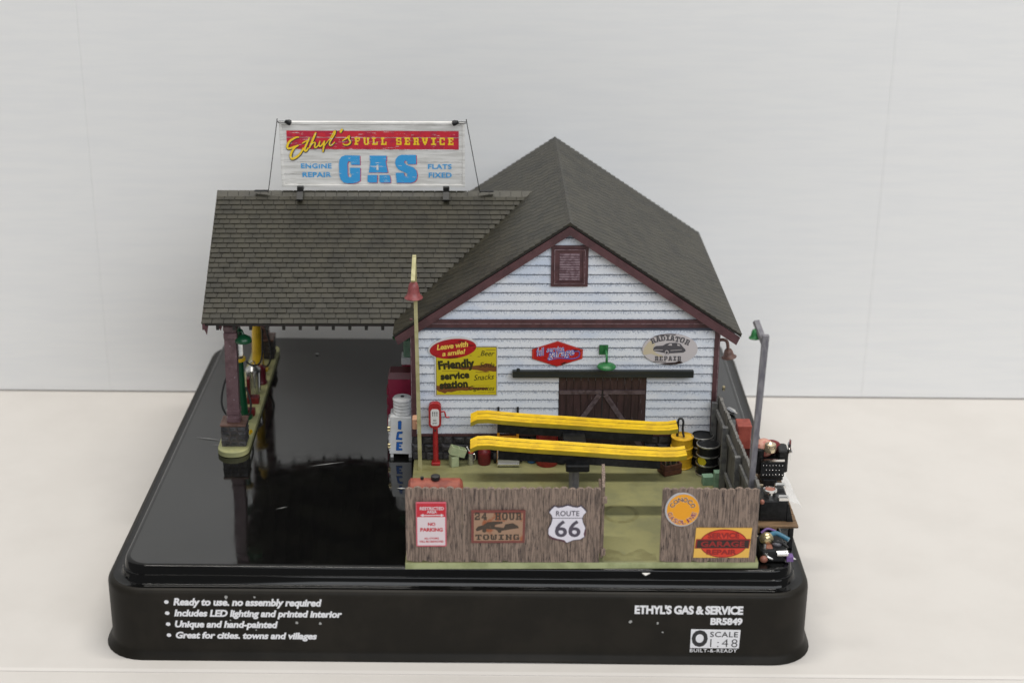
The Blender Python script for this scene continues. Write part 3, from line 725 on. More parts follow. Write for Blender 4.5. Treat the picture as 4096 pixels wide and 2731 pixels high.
# main roof
LF, LB = YF, 28.35
EV = 9.05
main = part(MB().add([(AX-EV, LF+.05, AZ-SL*EV-.12), (AX, LF+.05, AZ-.12), (AX+EV, LF+.05, AZ-SL*EV-.12), (AX-EV, LB-.05, AZ-SL*EV-.12), (AX, LB-.05, AZ-.12), (AX+EV, LB-.05, AZ-SL*EV-.12),
                      (AX-EV, LF+.05, AZ-SL*EV), (AX, LF+.05, AZ-.0), (AX+EV, LF+.05, AZ-SL*EV), (AX-EV, LB-.05, AZ-SL*EV), (AX, LB-.05, AZ-.0), (AX+EV, LB-.05, AZ-SL*EV)],
                     [(0, 1, 4, 3), (1, 2, 5, 4), (6, 9, 10, 7), (7, 10, 11, 8), (0, 6, 7, 1), (1, 7, 8, 2), (3, 4, 10, 9), (4, 5, 11, 10), (0, 3, 9, 6), (2, 8, 11, 5)]), 'main_roof', 'deck', gs)
slm = math.hypot(EV, SL*EV); rowsm = int(slm/PITCHR)
Mr = Matrix(((0, -CA, SA), (1, 0, 0), (0, SA, CA)))
Ml = Matrix(((0, CA, -SA), (-1, 0, 0), (0, SA, CA)))
for r, u, v, L in slope_rows(slm, lambda v: (LF, LB), rowsm, 0.0):
    o = Vector((AX+EV, u, AZ-SL*EV))+Vector((-CA, 0, SA))*v
    mt = Mr.to_4x4(); mt.translation = o; rest.append((mt, L, random.random()))
for r, u, v, L in slope_rows(slm, lambda v: (LF, LB), rowsm, 0.0):
    o = Vector((AX-EV, u, AZ-SL*EV))+Vector((CA, 0, SA))*v
    mt = Ml.to_4x4(); mt.translation = o; rest.append((mt, L, random.random()))
joined('shingle_field', rest, main)
# ridge caps
def cap_mesh(w, dep):
    return piece_mesh(MB().add([(-w/2, -dep*CA, -dep*SA+.03), (w/2, -dep*CA, -dep*SA+.03), (w/2, 0, .05), (-w/2, 0, .05), (w/2, dep*CA, -dep*SA+.03), (-w/2, dep*CA, -dep*SA+.03),
                                (-w/2, -dep*CA, -dep*SA-.04), (w/2, -dep*CA, -dep*SA-.04), (w/2, dep*CA, -dep*SA-.04), (-w/2, dep*CA, -dep*SA-.04)],
                               [(0, 1, 2, 3), (3, 2, 4, 5), (0, 6, 7, 1), (5, 4, 8, 9), (1, 7, 8, 4, 2), (0, 3, 5, 9, 6)]), 'shingle', 'ridge_cap')
cme = cap_mesh(.585, .42)
x = XL+.3
while x < 6.5:
    piece(cme, 'ridge_cap', canopy, (x, YR, ZR+.01), (0, random.uniform(-.01, .01), 0)); x += .61
cme2 = cap_mesh(.585, .2)
y = LF+.28
while y < LB:
    piece(cme2, 'ridge_cap', main, (AX, y, AZ+.03), (0, 0, PI/2)); y += .61
# rafters under the canopy (their tails show below the eave)
ra = piece_mesh(MB().add([(-.08, 0, -.30), (.08, 0, -.30), (.08, 0, -.06), (-.08, 0, -.06), (-.08, 7.3, -.30+7.3*SL), (.08, 7.3, -.30+7.3*SL), (.08, 7.3, -.06+7.3*SL), (-.08, 7.3, -.06+7.3*SL)],
                         [(3, 2, 1, 0), (4, 5, 6, 7), (0, 1, 5, 4), (1, 2, 6, 5), (2, 3, 7, 6), (3, 0, 4, 7)]), 'deck', 'rafter')
for i in range(11):
    piece(ra, 'rafter', canopy, (-10.4+i*.873, YE+.08, ZE-.08)); piece(ra, 'rafter', canopy, (-10.4+i*.873, 2*YR-YE-.08, ZE-.08), (0, 0, PI))
part(MB().box(XL+.8, -.3, YE+.75, YE+.95, ZE-.42, ZE-.05), 'beam', 'maroon', gs)
part(MB().box(XL+.8, -.3, 2*YR-YE-.95, 2*YR-YE-.75, ZE-.42, ZE-.05), 'beam', 'maroon', gs)
for xx, dz in ((-11.05, .62), (-10.3, .36)):
    part(MB().add([(xx-.16, YE+.1, ZE-.1), (xx+.16, YE+.1, ZE-.1), (xx+.16, YE+.3, ZE-.1), (xx-.16, YE+.3, ZE-.1), (xx+.05, YE+.2, ZE-.1-dz)], [(0, 1, 2, 3), (0, 4, 1), (1, 4, 2), (2, 4, 3), (3, 4, 0)]), 'bracket', 'maroon', gs)
# gable end boards of the canopy
for y0, y1 in ((YE, YR), (2*YR-YE, YR)):
    part(MB().add([(XL+.05, y0, ZE-.34), (XL+.05, y1, ZR-.36), (XL+.05, y1, ZR-.03), (XL+.05, y0, ZE-.03), (XL+.2, y0, ZE-.34), (XL+.2, y1, ZR-.36), (XL+.2, y1, ZR-.03), (XL+.2, y0, ZE-.03)],
                  [(0, 1, 2, 3), (7, 6, 5, 4), (0, 4, 5, 1), (3, 2, 6, 7), (0, 3, 7, 4), (1, 5, 6, 2)]), 'barge_board', 'maroon', gs)
# canopy columns on stone piers
def column(y):
    c = part(MB().box(-10.62, -9.33, y, y+1.2, -.05, 1.12), 'column_pier', 'mortar', gs)
    for row in range(4):
        zc = .11+row*.29
        for i in range(3):
            k = random.randrange(6); w = .43
            off = .0 if row % 2 else .07
            for (px, py, rz) in ((-10.62+(i+.5)*.43+off-.03, y+.02, 0), (-9.35, y+(i+.5)*.4, PI/2), (-10.6, y+(i+.5)*.4, -PI/2)):
                piece(smesh[k], 'stone', c, (px, py, zc), (random.uniform(-.05, .05), 0, rz), (w/swid[k], 1, .62))
    part(MB().bbox(-10.68, -9.27, y-.05, y+1.25, 1.14, 1.26, .03), 'pier_cap', 'brownlamp', c)
    p = MB().add([(-10.28, y+.25, 1.26), (-9.64, y+.25, 1.26), (-9.64, y+.85, 1.26), (-10.28, y+.85, 1.26), (-10.2, y+.3, 7.0), (-9.57, y+.3, 7.0), (-9.57, y+.85, 7.0), (-10.2, y+.85, 7.0)],
                 [(3, 2, 1, 0), (4, 5, 6, 7), (0, 1, 5, 4), (1, 2, 6, 5), (2, 3, 7, 6), (3, 0, 4, 7)])
    co = part(p, 'column', 'maroon_col', gs)
    for z0, z1, dx in ((1.27, 1.58, 0), (1.72, 2.0, .01), (6.15, 6.5, .1), (6.6, 6.9, .1)):
        part(MB().bbox(-10.33+dx, -9.6+dx, y+.2, y+.9, z0, z1, .05), 'moulding', 'maroon_col', co)
column(13.0); column(25.7)

# ================================================================== PUMP ISLAND
pts = rr_xy(-10.85, -9.15, 12.2, 28.2, .8, per=6)
isl = solo(MB().rings([[(x, y, z) for x, y in pts] for z in (-.35, -.08)]+[], False, False).rings([[(x, y, -.08) for x, y in pts], [(-10+(x+10)*.97, 20.2+(y-20.2)*.997, -.05) for x, y in pts]], False, True),
           'pump_island', 'island', 'long pale olive concrete island under the canopy with rounded ends', 'island', (-10, 20, -.35), smooth=40)

# ================================================================== SIGNS
# sheet coordinates -> metres on the model: the roof sign, the front wall and the fence each have their own drawing sheet
def RS(px, py): return (-7.57+(px-1118)*.01379, 16.37-(py-489)*.01436)
def WM(px, py): return (1.16+(px-1742)*.01316, 6.59-(py-1382)*.01425)
def FM(px, py): return (.54+(px-1667.2)*.0117, 3.19-(py-2003.2)*.01324)
def sheet(F, ox, oy, k): return lambda x, y: F(ox+x*k, oy+y*k)
def tfit(mb, F, s, x0, x1, y0, y1, y, slab=False, **kw):
    a = F(x0, y1); b = F(x1, y0)
    if slab: slab_text(mb, s, a[0], b[0], a[1], b[1], y, **kw)
    else: text(mb, s, a[0], b[0], a[1], b[1], y, **kw)
    return mb
def poly(F, pts): return [F(*p) for p in pts]

# ---- roof sign
YS = 20.0
rs_ = thing('roof_sign', 'weathered white plank roof sign with GAS in big blue letters on the canopy ridge', 'sign', (-2.5, YS, 12.4))
x0, x1, z0, z1 = -7.59, 2.65, 12.67, 16.39
fw_ = .15
for q in ((x0, x1, z1-fw_, z1), (x0, x1, z0, z0+fw_), (x0, x0+fw_, z0+fw_, z1-fw_), (x1-fw_, x1, z0+fw_, z1-fw_)):
    part(MB().bbox(q[0], q[1], YS-.06, YS+.16, q[2], q[3], .02), 'sign_frame', 'signboard', rs_)
zs = [z1-fw_, 15.51, 14.81, 14.11, 13.41, z0+fw_]
G1 = sheet(RS, 1300, 560, .2466)
def edge(z, notch=None, up=True):
    xs = [x0+fw_+(x1-x0-2*fw_)*i/60 for i in range(61)]
    out = []
    for i, x in enumerate(xs):
        d = .021+.008*math.sin(i*1.7)
        if notch and notch[0] < x < notch[1]: d += notch[2]*math.sin(PI*(x-notch[0])/(notch[1]-notch[0]))**.8
        out.append((x, z-d if up else z+d))
    return out
crack = {4: (-3.7, -1.45, .05), 2: (.2, 2.0, .05), 1: (-4.7, -2.9, .03)}
for i in range(5):
    top = edge(zs[i], crack.get(i) if i else None, True)
    bot = edge(zs[i+1], crack.get(i+1) if i < 4 else None, False)
    part(MB().prism_y(bot+top[::-1], YS-random.uniform(.0, .02), YS+.1), 'sign_plank', 'signboard', rs_)
yl = YS-.035
# red band in strips so that the plank joints stay open
for i in (0, 1):
    a, b = min(15.89, zs[i]-.015), max(14.84, zs[i+1]+.015)
    part(MB().flat_y([(-7.21, b), (2.31, b), (2.31, a), (-7.21, a)], yl), 'red_band', 'sign_red', rs_)
part(slab_text(MB(), 'FULL', -3.47, -1.66, 15.1, 15.52, yl-.02, gap=.42), 'lettering', 'sign_yellow', rs_)
part(slab_text(MB(), 'SERVICE', -1.18, 2.05, 15.1, 15.52, yl-.02, gap=.42), 'lettering', 'sign_yellow', rs_)
Gp = [[(550, 243), (310, 240), (250, 262), (215, 310), (205, 380), (205, 560), (225, 630), (270, 680), (330, 695), (430, 695), (500, 680), (545, 650), (553, 440), (383, 440), (383, 520), (405, 560), (400, 590), (375, 598), (350, 580), (345, 540), (345, 380), (355, 345), (380, 335), (400, 350), (405, 395), (550, 395)],
      [(710, 243), (985, 243), (985, 325), (970, 330), (1003, 519), (690, 519), (722, 330), (710, 325)],
      [(670, 557), (826, 557), (822, 682), (690, 682), (665, 665)], [(864, 557), (1028, 557), (1045, 610), (1045, 682), (880, 682), (860, 660)],
      [(1470, 230), (1470, 380), (1330, 380), (1325, 345), (1300, 320), (1275, 335), (1280, 365), (1330, 400), (1420, 430), (1470, 480), (1485, 550), (1475, 620), (1440, 665), (1380, 685), (1145, 685), (1130, 520), (1265, 520), (1280, 570), (1300, 585), (1320, 575), (1320, 535), (1270, 510), (1180, 470), (1140, 420), (1125, 360), (1135, 300), (1175, 250), (1230, 230)]]
for pts in Gp:
    part(MB().flat_y(poly(G1, [(x+11, y+9) for x, y in pts]), yl+.006), 'letter_shadow', 'sign_shadow', rs_)
    part(MB().flat_y(poly(G1, pts), yl-.02), 'letter', 'sign_blue', rs_)
part(MB().flat_y(poly(G1, [(815, 400), (848, 385), (850, 478), (818, 478)]), yl-.03), 'letter_counter', 'signboard', rs_)
mb = MB()
Z1 = sheet(RS, 1000, 440, .4464)
for t, a, b, c, d in (('ENGINE', 442, 718, 475, 520), ('REPAIR', 452, 714, 552, 598), ('FLATS', 1590, 1805, 478, 523), ('FIXED', 1596, 1804, 554, 600)):
    part(tfit(MB(), Z1, t, a, b, c, d, yl-.01, bold=.03, spacing=1.08), 'lettering', 'sign_blue', rs_)
E1 = sheet(RS, 1060, 440, .2551)
ETH = [([(525, 420), (480, 425), (420, 455), (365, 500), (335, 560), (345, 595), (385, 592), (440, 570), (515, 545)], 30), ([(515, 545), (465, 572), (420, 620), (388, 680), (382, 728), (405, 755), (450, 742), (510, 700), (560, 640), (590, 585)], 32),
       ([(690, 425), (655, 500), (615, 580), (607, 625), (630, 632), (668, 585)], 28), ([(570, 520), (620, 488), (690, 462)], 18),
       ([(795, 345), (770, 400), (722, 500), (680, 592)], 28), ([(684, 580), (735, 515), (776, 505), (768, 552), (772, 582), (800, 570), (825, 540)], 20),
       ([(855, 478), (835, 535), (850, 562), (888, 532), (925, 475)], 22), ([(925, 475), (912, 545), (900, 610), (892, 652)], 22), ([(892, 590), (960, 500), (1000, 452)], 12),
       ([(995, 470), (1045, 390), (1082, 330), (1098, 325), (1088, 365), (1045, 435), (1005, 500), (1003, 542), (1035, 542), (1085, 492)], 20),
       ([(1212, 290), (1195, 315), (1175, 350)], 30),
       ([(1205, 475), (1265, 440), (1318, 400), (1306, 440), (1330, 492), (1300, 530), (1245, 540), (1212, 518)], 24)]
sx = .2551*.01379
mo, mi = MB(), MB()
for i, (pts, w) in enumerate(ETH):
    ribbon(mo, [E1(x+5, y+8) for x, y in pts], (w+22)*sx, yl-.03-.0006*i)
    ribbon(mi, [E1(x, y) for x, y in pts], w*sx*1.15, yl-.045-.0006*i)
part(mo, 'script_outline', 'sign_black', rs_); part(mi, 'script_lettering', 'sign_yellow', rs_)
for x in (-6.55, 1.6):
    part(MB().box(x-.17, x+.17, YS-.35, YS+.5, 12.52, 12.75).bar((x, YS-.1, 12.6), (x, YS-.75, 12.12), .34, .12, (0, -SA, CA)), 'sign_foot', 'blackmetal', rs_)

# ---- sign lamps on bent rods
def sign_lamp(label, foot, sg):
    fx = foot
    t = thing('sign_lamp', label, 'lamp', (fx, YR-.2, 12.4), group=None)
    xt = -7.62 if sg > 0 else 2.72
    part(MB().tube([(fx, YS-.3, 12.52), (fx+sg*.07, YS-.3, 12.75), (xt-sg*.06, YS-.42, 16.35), (xt, YS-.45, 16.5), (xt+sg*.45, YS-.5, 16.52)], .022, 6, 3), 'bent_rod', 'blackmetal', t, 60)
    part(MB().bar((fx-sg*.75, YS-.2, 12.5), (fx+sg*.02, YS-.3, 12.53), .16, .06), 'foot', 'blackmetal', t)
    a = xt+sg*.4
    part(MB().lathe([(.04, 0), (.1, .04), (.16, .22), (.15, .34), (.05, .38)], (a, YS-.5, 16.52), 12, (sg, 0, -.25)), 'lamp_head', 'blackmetal', t, 50)
    part(MB().tube([(xt, YS-.4, 16.42), (xt+sg*.6, YS-.42, 16.4)], .025, 6), 'brace_rod', 'blackmetal', t)
sign_lamp('black lamp on a bent rod at the left end of the roof sign', -8.35, 1)
sign_lamp('black lamp on a bent rod at the right end of the roof sign', 3.5, -1)

# ---- wall signs
YP = YW-.14
# yellow friendly service sign
t = thing('wall_sign', 'square yellow Friendly service station sign with red oval, rusty streaks', 'sign', (2.7, YP, 3.8))
k = 440/2352; F1 = sheet(WM, 1700, 1330, k)
ov = ellipse(*F1(597, 318), 497*k*.01316, 205*k*.01425, 48, math.radians(7))
ovw = ellipse(*F1(597, 312), 530*k*.01316, 238*k*.01425, 48, math.radians(7))
part(MB().prism_y(rrect(*[F1(205, 0)[0], F1(1550, 0)[0]], F1(0, 1335)[1], F1(0, 255)[1], .05), YP, YP+.06), 'sign_back', 'signwhite', t)
part(MB().prism_y(ovw, YP-.006, YP+.05), 'sign_back', 'signwhite', t)
part(MB().flat_y(poly(F1, [(232, 1310), (1528, 1310), (1528, 280), (232, 280)]), YP-.012), 'sign_border', 'ink', t)
part(MB().flat_y(poly(F1, [(240, 1302), (1520, 1302), (1520, 290), (240, 290)]), YP-.018), 'sign_face', 'enamel_yellow', t)
rnd = random.Random(3)
def streak(pts_top, pts_bot): return poly(F1, pts_top+pts_bot[::-1])
part(MB().flat_y(streak([(415, 690), (520, 675), (640, 690), (760, 705), (900, 690), (1040, 680), (1130, 670), (1250, 650), (1300, 625), (1400, 640), (1460, 690), (1520, 685)], [(430, 710), (560, 720), (600, 745), (700, 750), (820, 770), (950, 755), (1100, 770), (1200, 790), (1290, 810), (1380, 790), (1460, 805), (1520, 800)]), YP-.024), 'rust_streak', 'enamel_brown', t)
part(MB().flat_y(streak([(240, 1100), (290, 1110), (360, 1090), (430, 1085), (520, 1110), (640, 1120), (780, 1130), (920, 1120), (960, 1130), (1100, 1150), (1240, 1140), (1340, 1160)], [(240, 1190), (285, 1230), (340, 1240), (420, 1275), (470, 1240), (560, 1245), (680, 1215), (780, 1205), (880, 1215), (1000, 1190), (1200, 1200), (1340, 1190)]), YP-.024), 'rust_streak', 'enamel_brown', t)
for a in ((1305, 340, 1505, 350), (360, 787, 740, 795), (1075, 812, 1365, 824), (990, 1100, 1390, 1106), (1070, 1140, 1190, 1146), (1340, 1240, 1500, 1250), (1130, 1244, 1300, 1250), (250, 638, 410, 646), (1100, 312, 1135, 322), (950, 460, 1000, 470), (1120, 480, 1180, 492), (720, 1230, 770, 1238)):
    part(MB().flat_y(poly(F1, [(a[0], a[3]), (a[2], a[3]-2), (a[2], a[1]), (a[0], a[1]+2)]), YP-.026), 'rust_streak', 'enamel_brown', t)
mb = MB(); ro = math.radians(4.5)
tfit(mb, F1, 'Friendly', 280, 1055, 548, 795, YP-.034, bold=.055, rot=ro, spacing=1.05)
tfit(mb, F1, 'service', 325, 945, 815, 968, YP-.034, bold=.055, rot=ro, spacing=1.05)
tfit(mb, F1, 'station', 305, 910, 1000, 1165, YP-.034, bold=.055, rot=ro, spacing=1.05)
part(mb, 'lettering', 'enamel_dark', t)
mb = MB()
tfit(mb, F1, 'Beer', 1185, 1480, 362, 470, YP-.034, shear=.3, rot=-.02); tfit(mb, F1, 'Soda', 1160, 1480, 605, 710, YP-.034, shear=.3, rot=-.02)
tfit(mb, F1, 'Snacks', 1040, 1470, 860, 980, YP-.034, shear=.3, rot=.08); tfit(mb, F1, 'Cigarettes', 930, 1480, 1110, 1235, YP-.034, shear=.3)
part(mb, 'lettering', 'enamel_dark', t)
part(MB().flat_y(ov, YP-.04), 'oval_face', 'enamel_red', t)
mb = MB(); ro = math.radians(7)
tfit(mb, F1, 'Leave with', 245, 920, 195, 310, YP-.05, bold=.03, shear=.25, rot=ro, spacing=.95)
tfit(mb, F1, 'a smile!', 360, 865, 345, 450, YP-.05, bold=.03, shear=.25, rot=ro, spacing=.95)
part(mb, 'lettering', 'script_yellow', t)
# red hexagon
t = thing('wall_sign', 'small red hexagonal full service garage sign with blue script', 'sign', (7.5, YP, 5.5))
k = 720/2352; F2 = sheet(WM, 2100, 1330, k)
hexp = [(88, 325), (88, 205), (418, 102), (750, 210), (745, 325), (415, 428)]
def shrink(pts, f):
    cx_ = sum(p[0] for p in pts)/len(pts); cy_ = sum(p[1] for p in pts)/len(pts)
    return [(cx_+(x-cx_)*f, cy_+(y-cy_)*f) for x, y in pts]
part(MB().prism_y(poly(F2, hexp), YP, YP+.05), 'sign_back', 'hex_red', t)
part(MB().flat_y(poly(F2, shrink(hexp, .965)), YP-.006), 'sign_line', 'hex_edge', t)
part(MB().flat_y(poly(F2, shrink(hexp, .945)), YP-.012), 'sign_face', 'hex_red', t)
for bold, mat, yy in ((.04, 'script_white', YP-.02), (.0, 'script_blue', YP-.034)):
    mb = MB(); g = 6 if bold > .05 else 0
    tfit(mb, F2, 'full', 140-g, 250+g, 180-g, 290+g, yy, bold=bold, shear=.25, rot=.12)
    tfit(mb, F2, 'service', 270-g, 505+g, 165-g, 238+g, yy-.002, bold=bold, shear=.25, rot=.08)
    tfit(mb, F2, 'garage', 285-g, 645+g, 225-g, 330+g, yy-.004, bold=bold, shear=.3, rot=.12)
    ribbon(mb, [F2(*p) for p in ((640, 232), (690, 228), (708, 255), (690, 300), (620, 322), (520, 318), (430, 315), (345, 335))], (26 if g else 14)*k*.0137, yy-.006)
    part(mb, 'lettering', mat, t)
# radiator repair oval
t = thing('wall_sign', 'grey oval radiator repair sign with a vintage car picture', 'sign', (13.4, YP, 5.6))
c0 = F2(1885, 203)
part(MB().prism_y(ellipse(*c0, 362*k*.01316, 200*k*.01425, 56), YP, YP+.05), 'sign_face', 'rad_grey', t)
mb = MB()
mb.flat_y(poly(F2, [(1660, 38), (1760, 14), (1880, 5), (1960, 10), (1940, 22), (1880, 14), (1760, 26), (1680, 45)]), YP-.01)
mb.flat_y(poly(F2, [(1760, 388), (1830, 378), (1960, 372), (2010, 352), (2040, 362), (2065, 378), (1980, 398), (1890, 402), (1820, 398)]), YP-.01)
mb.flat_y(poly(F2, [(1660, 360), (1840, 364), (1840, 370), (1680, 368)]), YP-.01)
part(mb, 'rust_patch', 'rad_dark', t)
part(MB().flat_y(poly(F2, [(1535, 260), (1545, 190), (1600, 110), (1640, 90), (1690, 140), (1660, 190), (1700, 250), (1800, 290), (1780, 310), (1640, 260), (1560, 275)]), YP-.008), 'faded_patch', 'rad_tan', t)
mb = MB()
pr = [(1660, 92, .42), (1725, 72, .27), (1787, 60, .14), (1850, 57, .03), (1910, 60, -.08), (1975, 74, -.2), (2040, 84, -.3), (2108, 112, -.42)]
for (x, y, r_), ch in zip(pr, 'RADIATOR'):
    a = F2(x, y); slab_text(mb, ch, a[0]-.125, a[0]+.125, a[1]-.15, a[1]+.15, YP-.014, rot=r_)
tfit(mb, F2, 'REPAIR', 1692, 2038, 292, 352, YP-.014, slab=True)
part(mb, 'lettering', 'rad_ink', t)
part(MB().flat_y(poly(F2, [(1665, 215), (1670, 180), (1700, 160), (1790, 155), (1830, 130), (1870, 120), (1960, 118), (2020, 135), (2050, 170), (2085, 205), (2090, 225), (2060, 245), (1880, 255), (1860, 270), (1830, 275), (1815, 250), (1740, 235), (1680, 225)]), YP-.014), 'car_picture', 'rad_ink', t)
mb = MB().flat_y(poly(F2, [(1848, 150), (1880, 131), (1905, 130), (1908, 154)]), YP-.02).flat_y(poly(F2, [(1975, 133), (2000, 140), (2020, 160), (1978, 154)]), YP-.02)
mb.flat_y(poly(F2, [(1675, 205), (1790, 208), (1790, 214), (1680, 213)]), YP-.02).flat_y(poly(F2, [(1890, 215), (2040, 205), (2040, 210), (1890, 222)]), YP-.02)
mb.flat_y(ellipse(*F2(1843, 243), .1, .13, 16), YP-.02)
part(mb, 'car_picture', 'rad_grey', t)
part(MB().flat_y(ellipse(*F2(1843, 243), .065, .085, 16), YP-.026), 'car_picture', 'rad_ink', t)

# ================================================================== LAMPS
def shade(mb, c, r, h, up=(0, 0, 1), flat=.25):
    return mb.lathe([(r*.97, 0), (r, .03), (r*.92, h*.1), (r*.7, h*.24), (r*.62, h*.45), (r*.55, h*.72), (r*.4, h*.93), (r*.2, h)], c, 20, up)
t = thing('gooseneck_lamp', 'green gooseneck wall lamp above the barn door', 'lamp', (9.98, YW-.1, 6.2))
part(MB().bbox(9.74, 10.21, YW-.2, YW-.08, 6.17, 6.68, .02), 'wall_plate', 'green', t)
part(MB().tube([(10.05, YW-.2, 6.42), (10.07, YW-.5, 6.45), (10.09, YW-.82, 6.3), (10.09, YW-.86, 5.95)], .065, 8), 'arm', 'green', t, 60)
part(MB().lathe([(.49, 0), (.5, .05), (.44, .13), (.2, .2), (.1, .25)], (10.09, YW-.86, 5.72), 24), 'lamp_shade', 'green', t, 50)
t = thing('gooseneck_lamp', 'small brown gooseneck lamp on the right side wall', 'lamp', (16.05, 12.3, 6.3))
part(MB().tube([(16.05, 12.3, 6.3), (16.3, 12.3, 6.5), (16.6, 12.3, 6.45), (16.7, 12.3, 6.2), (16.72, 12.3, 5.95)], .09, 8), 'arm', 'brownlamp', t, 60)
part(shade(MB(), (16.8, 12.3, 5.5), .42, .5, (-.15, 0, 1)), 'lamp_shade', 'brownlamp', t, 40)
t = thing('gooseneck_lamp', 'green shaded lamp on the left side wall above the red machines', 'lamp', (-.1, 15.6, 6))
part(MB().tube([(-.1, 15.6, 5.6), (-.45, 15.6, 5.85), (-.8, 15.6, 5.7)], .09, 8), 'arm', 'silver', t, 60)
part(MB().lathe([(.5, 0), (.5, .05), (.3, .16), (.1, .26)], (-.85, 15.6, 5.33), 20), 'lamp_shade', 'green', t, 50)
t = thing('gooseneck_lamp', 'dark green lamp on the front canopy column', 'lamp', (-9.6, 13.6, 6.2))
part(MB().box(-9.63, -9.45, 13.5, 13.8, 6.25, 6.9), 'wall_plate', 'darkgreen', t)
part(MB().tube([(-9.5, 13.6, 6.5), (-9.3, 13.5, 6.55), (-9.2, 13.4, 6.3)], .08, 8), 'arm', 'darkgreen', t, 60)
part(MB().lathe([(.44, 0), (.46, .05), (.4, .25), (.2, .36), (.1, .42)], (-9.2, 13.4, 5.95), 20), 'lamp_shade', 'darkgreen', t, 50)
# street lamps
t = thing('street_lamp', 'cream square lamp post with a dull red bell shade at the front left corner', 'lamp', (.31, 10.0, 0))
part(MB().add([(.22, 9.9, 0), (.42, 9.9, 0), (.42, 10.1, 0), (.22, 10.1, 0), (.08, 9.9, 11.95), (.26, 9.9, 11.95), (.26, 10.1, 11.95), (.08, 10.1, 11.95)], [(3, 2, 1, 0), (4, 5, 6, 7), (0, 1, 5, 4), (1, 2, 6, 5), (2, 3, 7, 6), (3, 0, 4, 7)]), 'post', 'cream', t)
part(MB().bar((.17, 10.0, 11.85), (.13, 9.0, 10.9), .2, .22), 'arm', 'cream', t)
part(shade(MB(), (.14, 9.15, 9.98), .47, .88, flat=.2), 'lamp_shade', 'shade_red', t, 40)
t = thing('street_lamp', 'leaning grey lamp post with a green bell shade at the right fence corner', 'lamp', (16.25, 1.1, 0))
part(MB().add([(16.12, 1.0, 0), (16.36, 1.0, 0), (16.36, 1.24, 0), (16.12, 1.24, 0), (16.38, 1.0, 11.1), (16.68, 1.0, 11.1), (16.68, 1.24, 11.1), (16.38, 1.24, 11.1)], [(3, 2, 1, 0), (4, 5, 6, 7), (0, 1, 5, 4), (1, 2, 6, 5), (2, 3, 7, 6), (3, 0, 4, 7)]), 'post', 'greypole', t)
part(MB().bar((16.55, 1.05, 10.55), (16.2, 2.0, 11.45), .26, .2), 'arm', 'greypole', t)
part(shade(MB(), (16.14, 1.75, 10.7), .27, .45), 'lamp_shade', 'green', t, 40)
t = thing('meter_box', 'tan electric meter box beside the cream lamp post', 'box', (.1, 10.25, 2.2))
part(MB().bbox(-.08, .25, 10.15, 10.75, 2.25, 2.85, .05), 'box_body', 'tan', t)
part(MB().bbox(.12, .36, 10.02, 10.2, 2.3, 2.68, .05), 'meter_face', 'tan', t)

# ================================================================== FENCES
def picket(h, w=.385, notch=0):
    hb = notch
    p = [(0, hb), (w, 0), (w, h-.09), (w*.8, h-.03), (w*.5, h), (w*.2, h-.03), (0, h-.09)]
    return MB().prism_y([(x-w/2, z) for x, z in p], -.07, .07)
pk = [piece_mesh(picket(3.9+d, notch=nn), 'fence', 'picket') for d, nn in ((0, 0), (.03, 0), (-.03, .02), (.015, 0), (-.01, .1))]
pki = [piece_mesh(picket(3.9+d), 'fence_in', 'picket') for d in (0, .03, -.03)]
def run(parent, p, q, meshes, h0=0.0):
    d = Vector((q[0]-p[0], q[1]-p[1], 0)); n = max(1, round(d.length/.385)); ang = math.atan2(d.y, d.x)
    for i in range(n):
        f = (i+.5)/n
        piece(random.choice(meshes), 'picket', parent, (p[0]+d.x*f, p[1]+d.y*f, h0), (random.uniform(-.004, .004), random.uniform(-.002, .002), ang), (d.length/n/.385*.998, random.uniform(.9, 1.15), 1))
f1 = thing('picket_fence', 'long brown picket fence across the front left with three signs', 'fence', (4.6, .12, 0))
run(f1, (0.0, .12), (9.12, .02), pk)
for zz in (.7, 3.0): part(MB().bar((.02, .26, zz), (9.1, .16, zz), .12, .3), 'fence_rail', 'fence_rail', f1)
f2 = thing('picket_fence', 'short brown picket fence at the front right with a round and a rectangular sign', 'fence', (14.3, .05, 0))
run(f2, (12.0, .02), (16.55, -.02), pk)
for zz in (.7, 3.0): part(MB().bar((12.02, .16, zz), (16.5, .12, zz), .12, .3), 'fence_rail', 'fence_rail', f2)
f3 = thing('picket_fence', 'grey side fence running back from the right corner to the garage', 'fence', (16.4, 5.5, 0))
run(f3, (16.55, .2), (16.2, 11.05), pki)
for zz in (.9, 3.05):
    part(MB().bar((16.38, .25, zz), (16.04, 11.0, zz), .12, .32), 'fence_rail', 'fence_rail', f3)
for i, yy in enumerate((.5, 4.1, 7.6, 10.75)):
    xx = 16.42-.35*yy/11
    part(MB().box(xx-.28, xx+.0, yy-.14, yy+.14, 0, 3.55), 'fence_post', 'fence_rail', f3)
f4 = thing('fence_gate', 'open picket gate swung into the yard, seen edge on', 'gate', (9.3, 1.3, 0))
run(f4, (9.26, .15), (9.42, 2.62), pk, .05)
for zz in (.55, 2.95): part(MB().bar((9.14, .1, zz), (9.28, 2.6, zz), .12, .3), 'gate_rail', 'fence', f4)
for zz in (.35, 3.1): part(MB().box(9.2, 9.42, -.02, .2, zz, zz+.28), 'hinge', 'fence', f4)

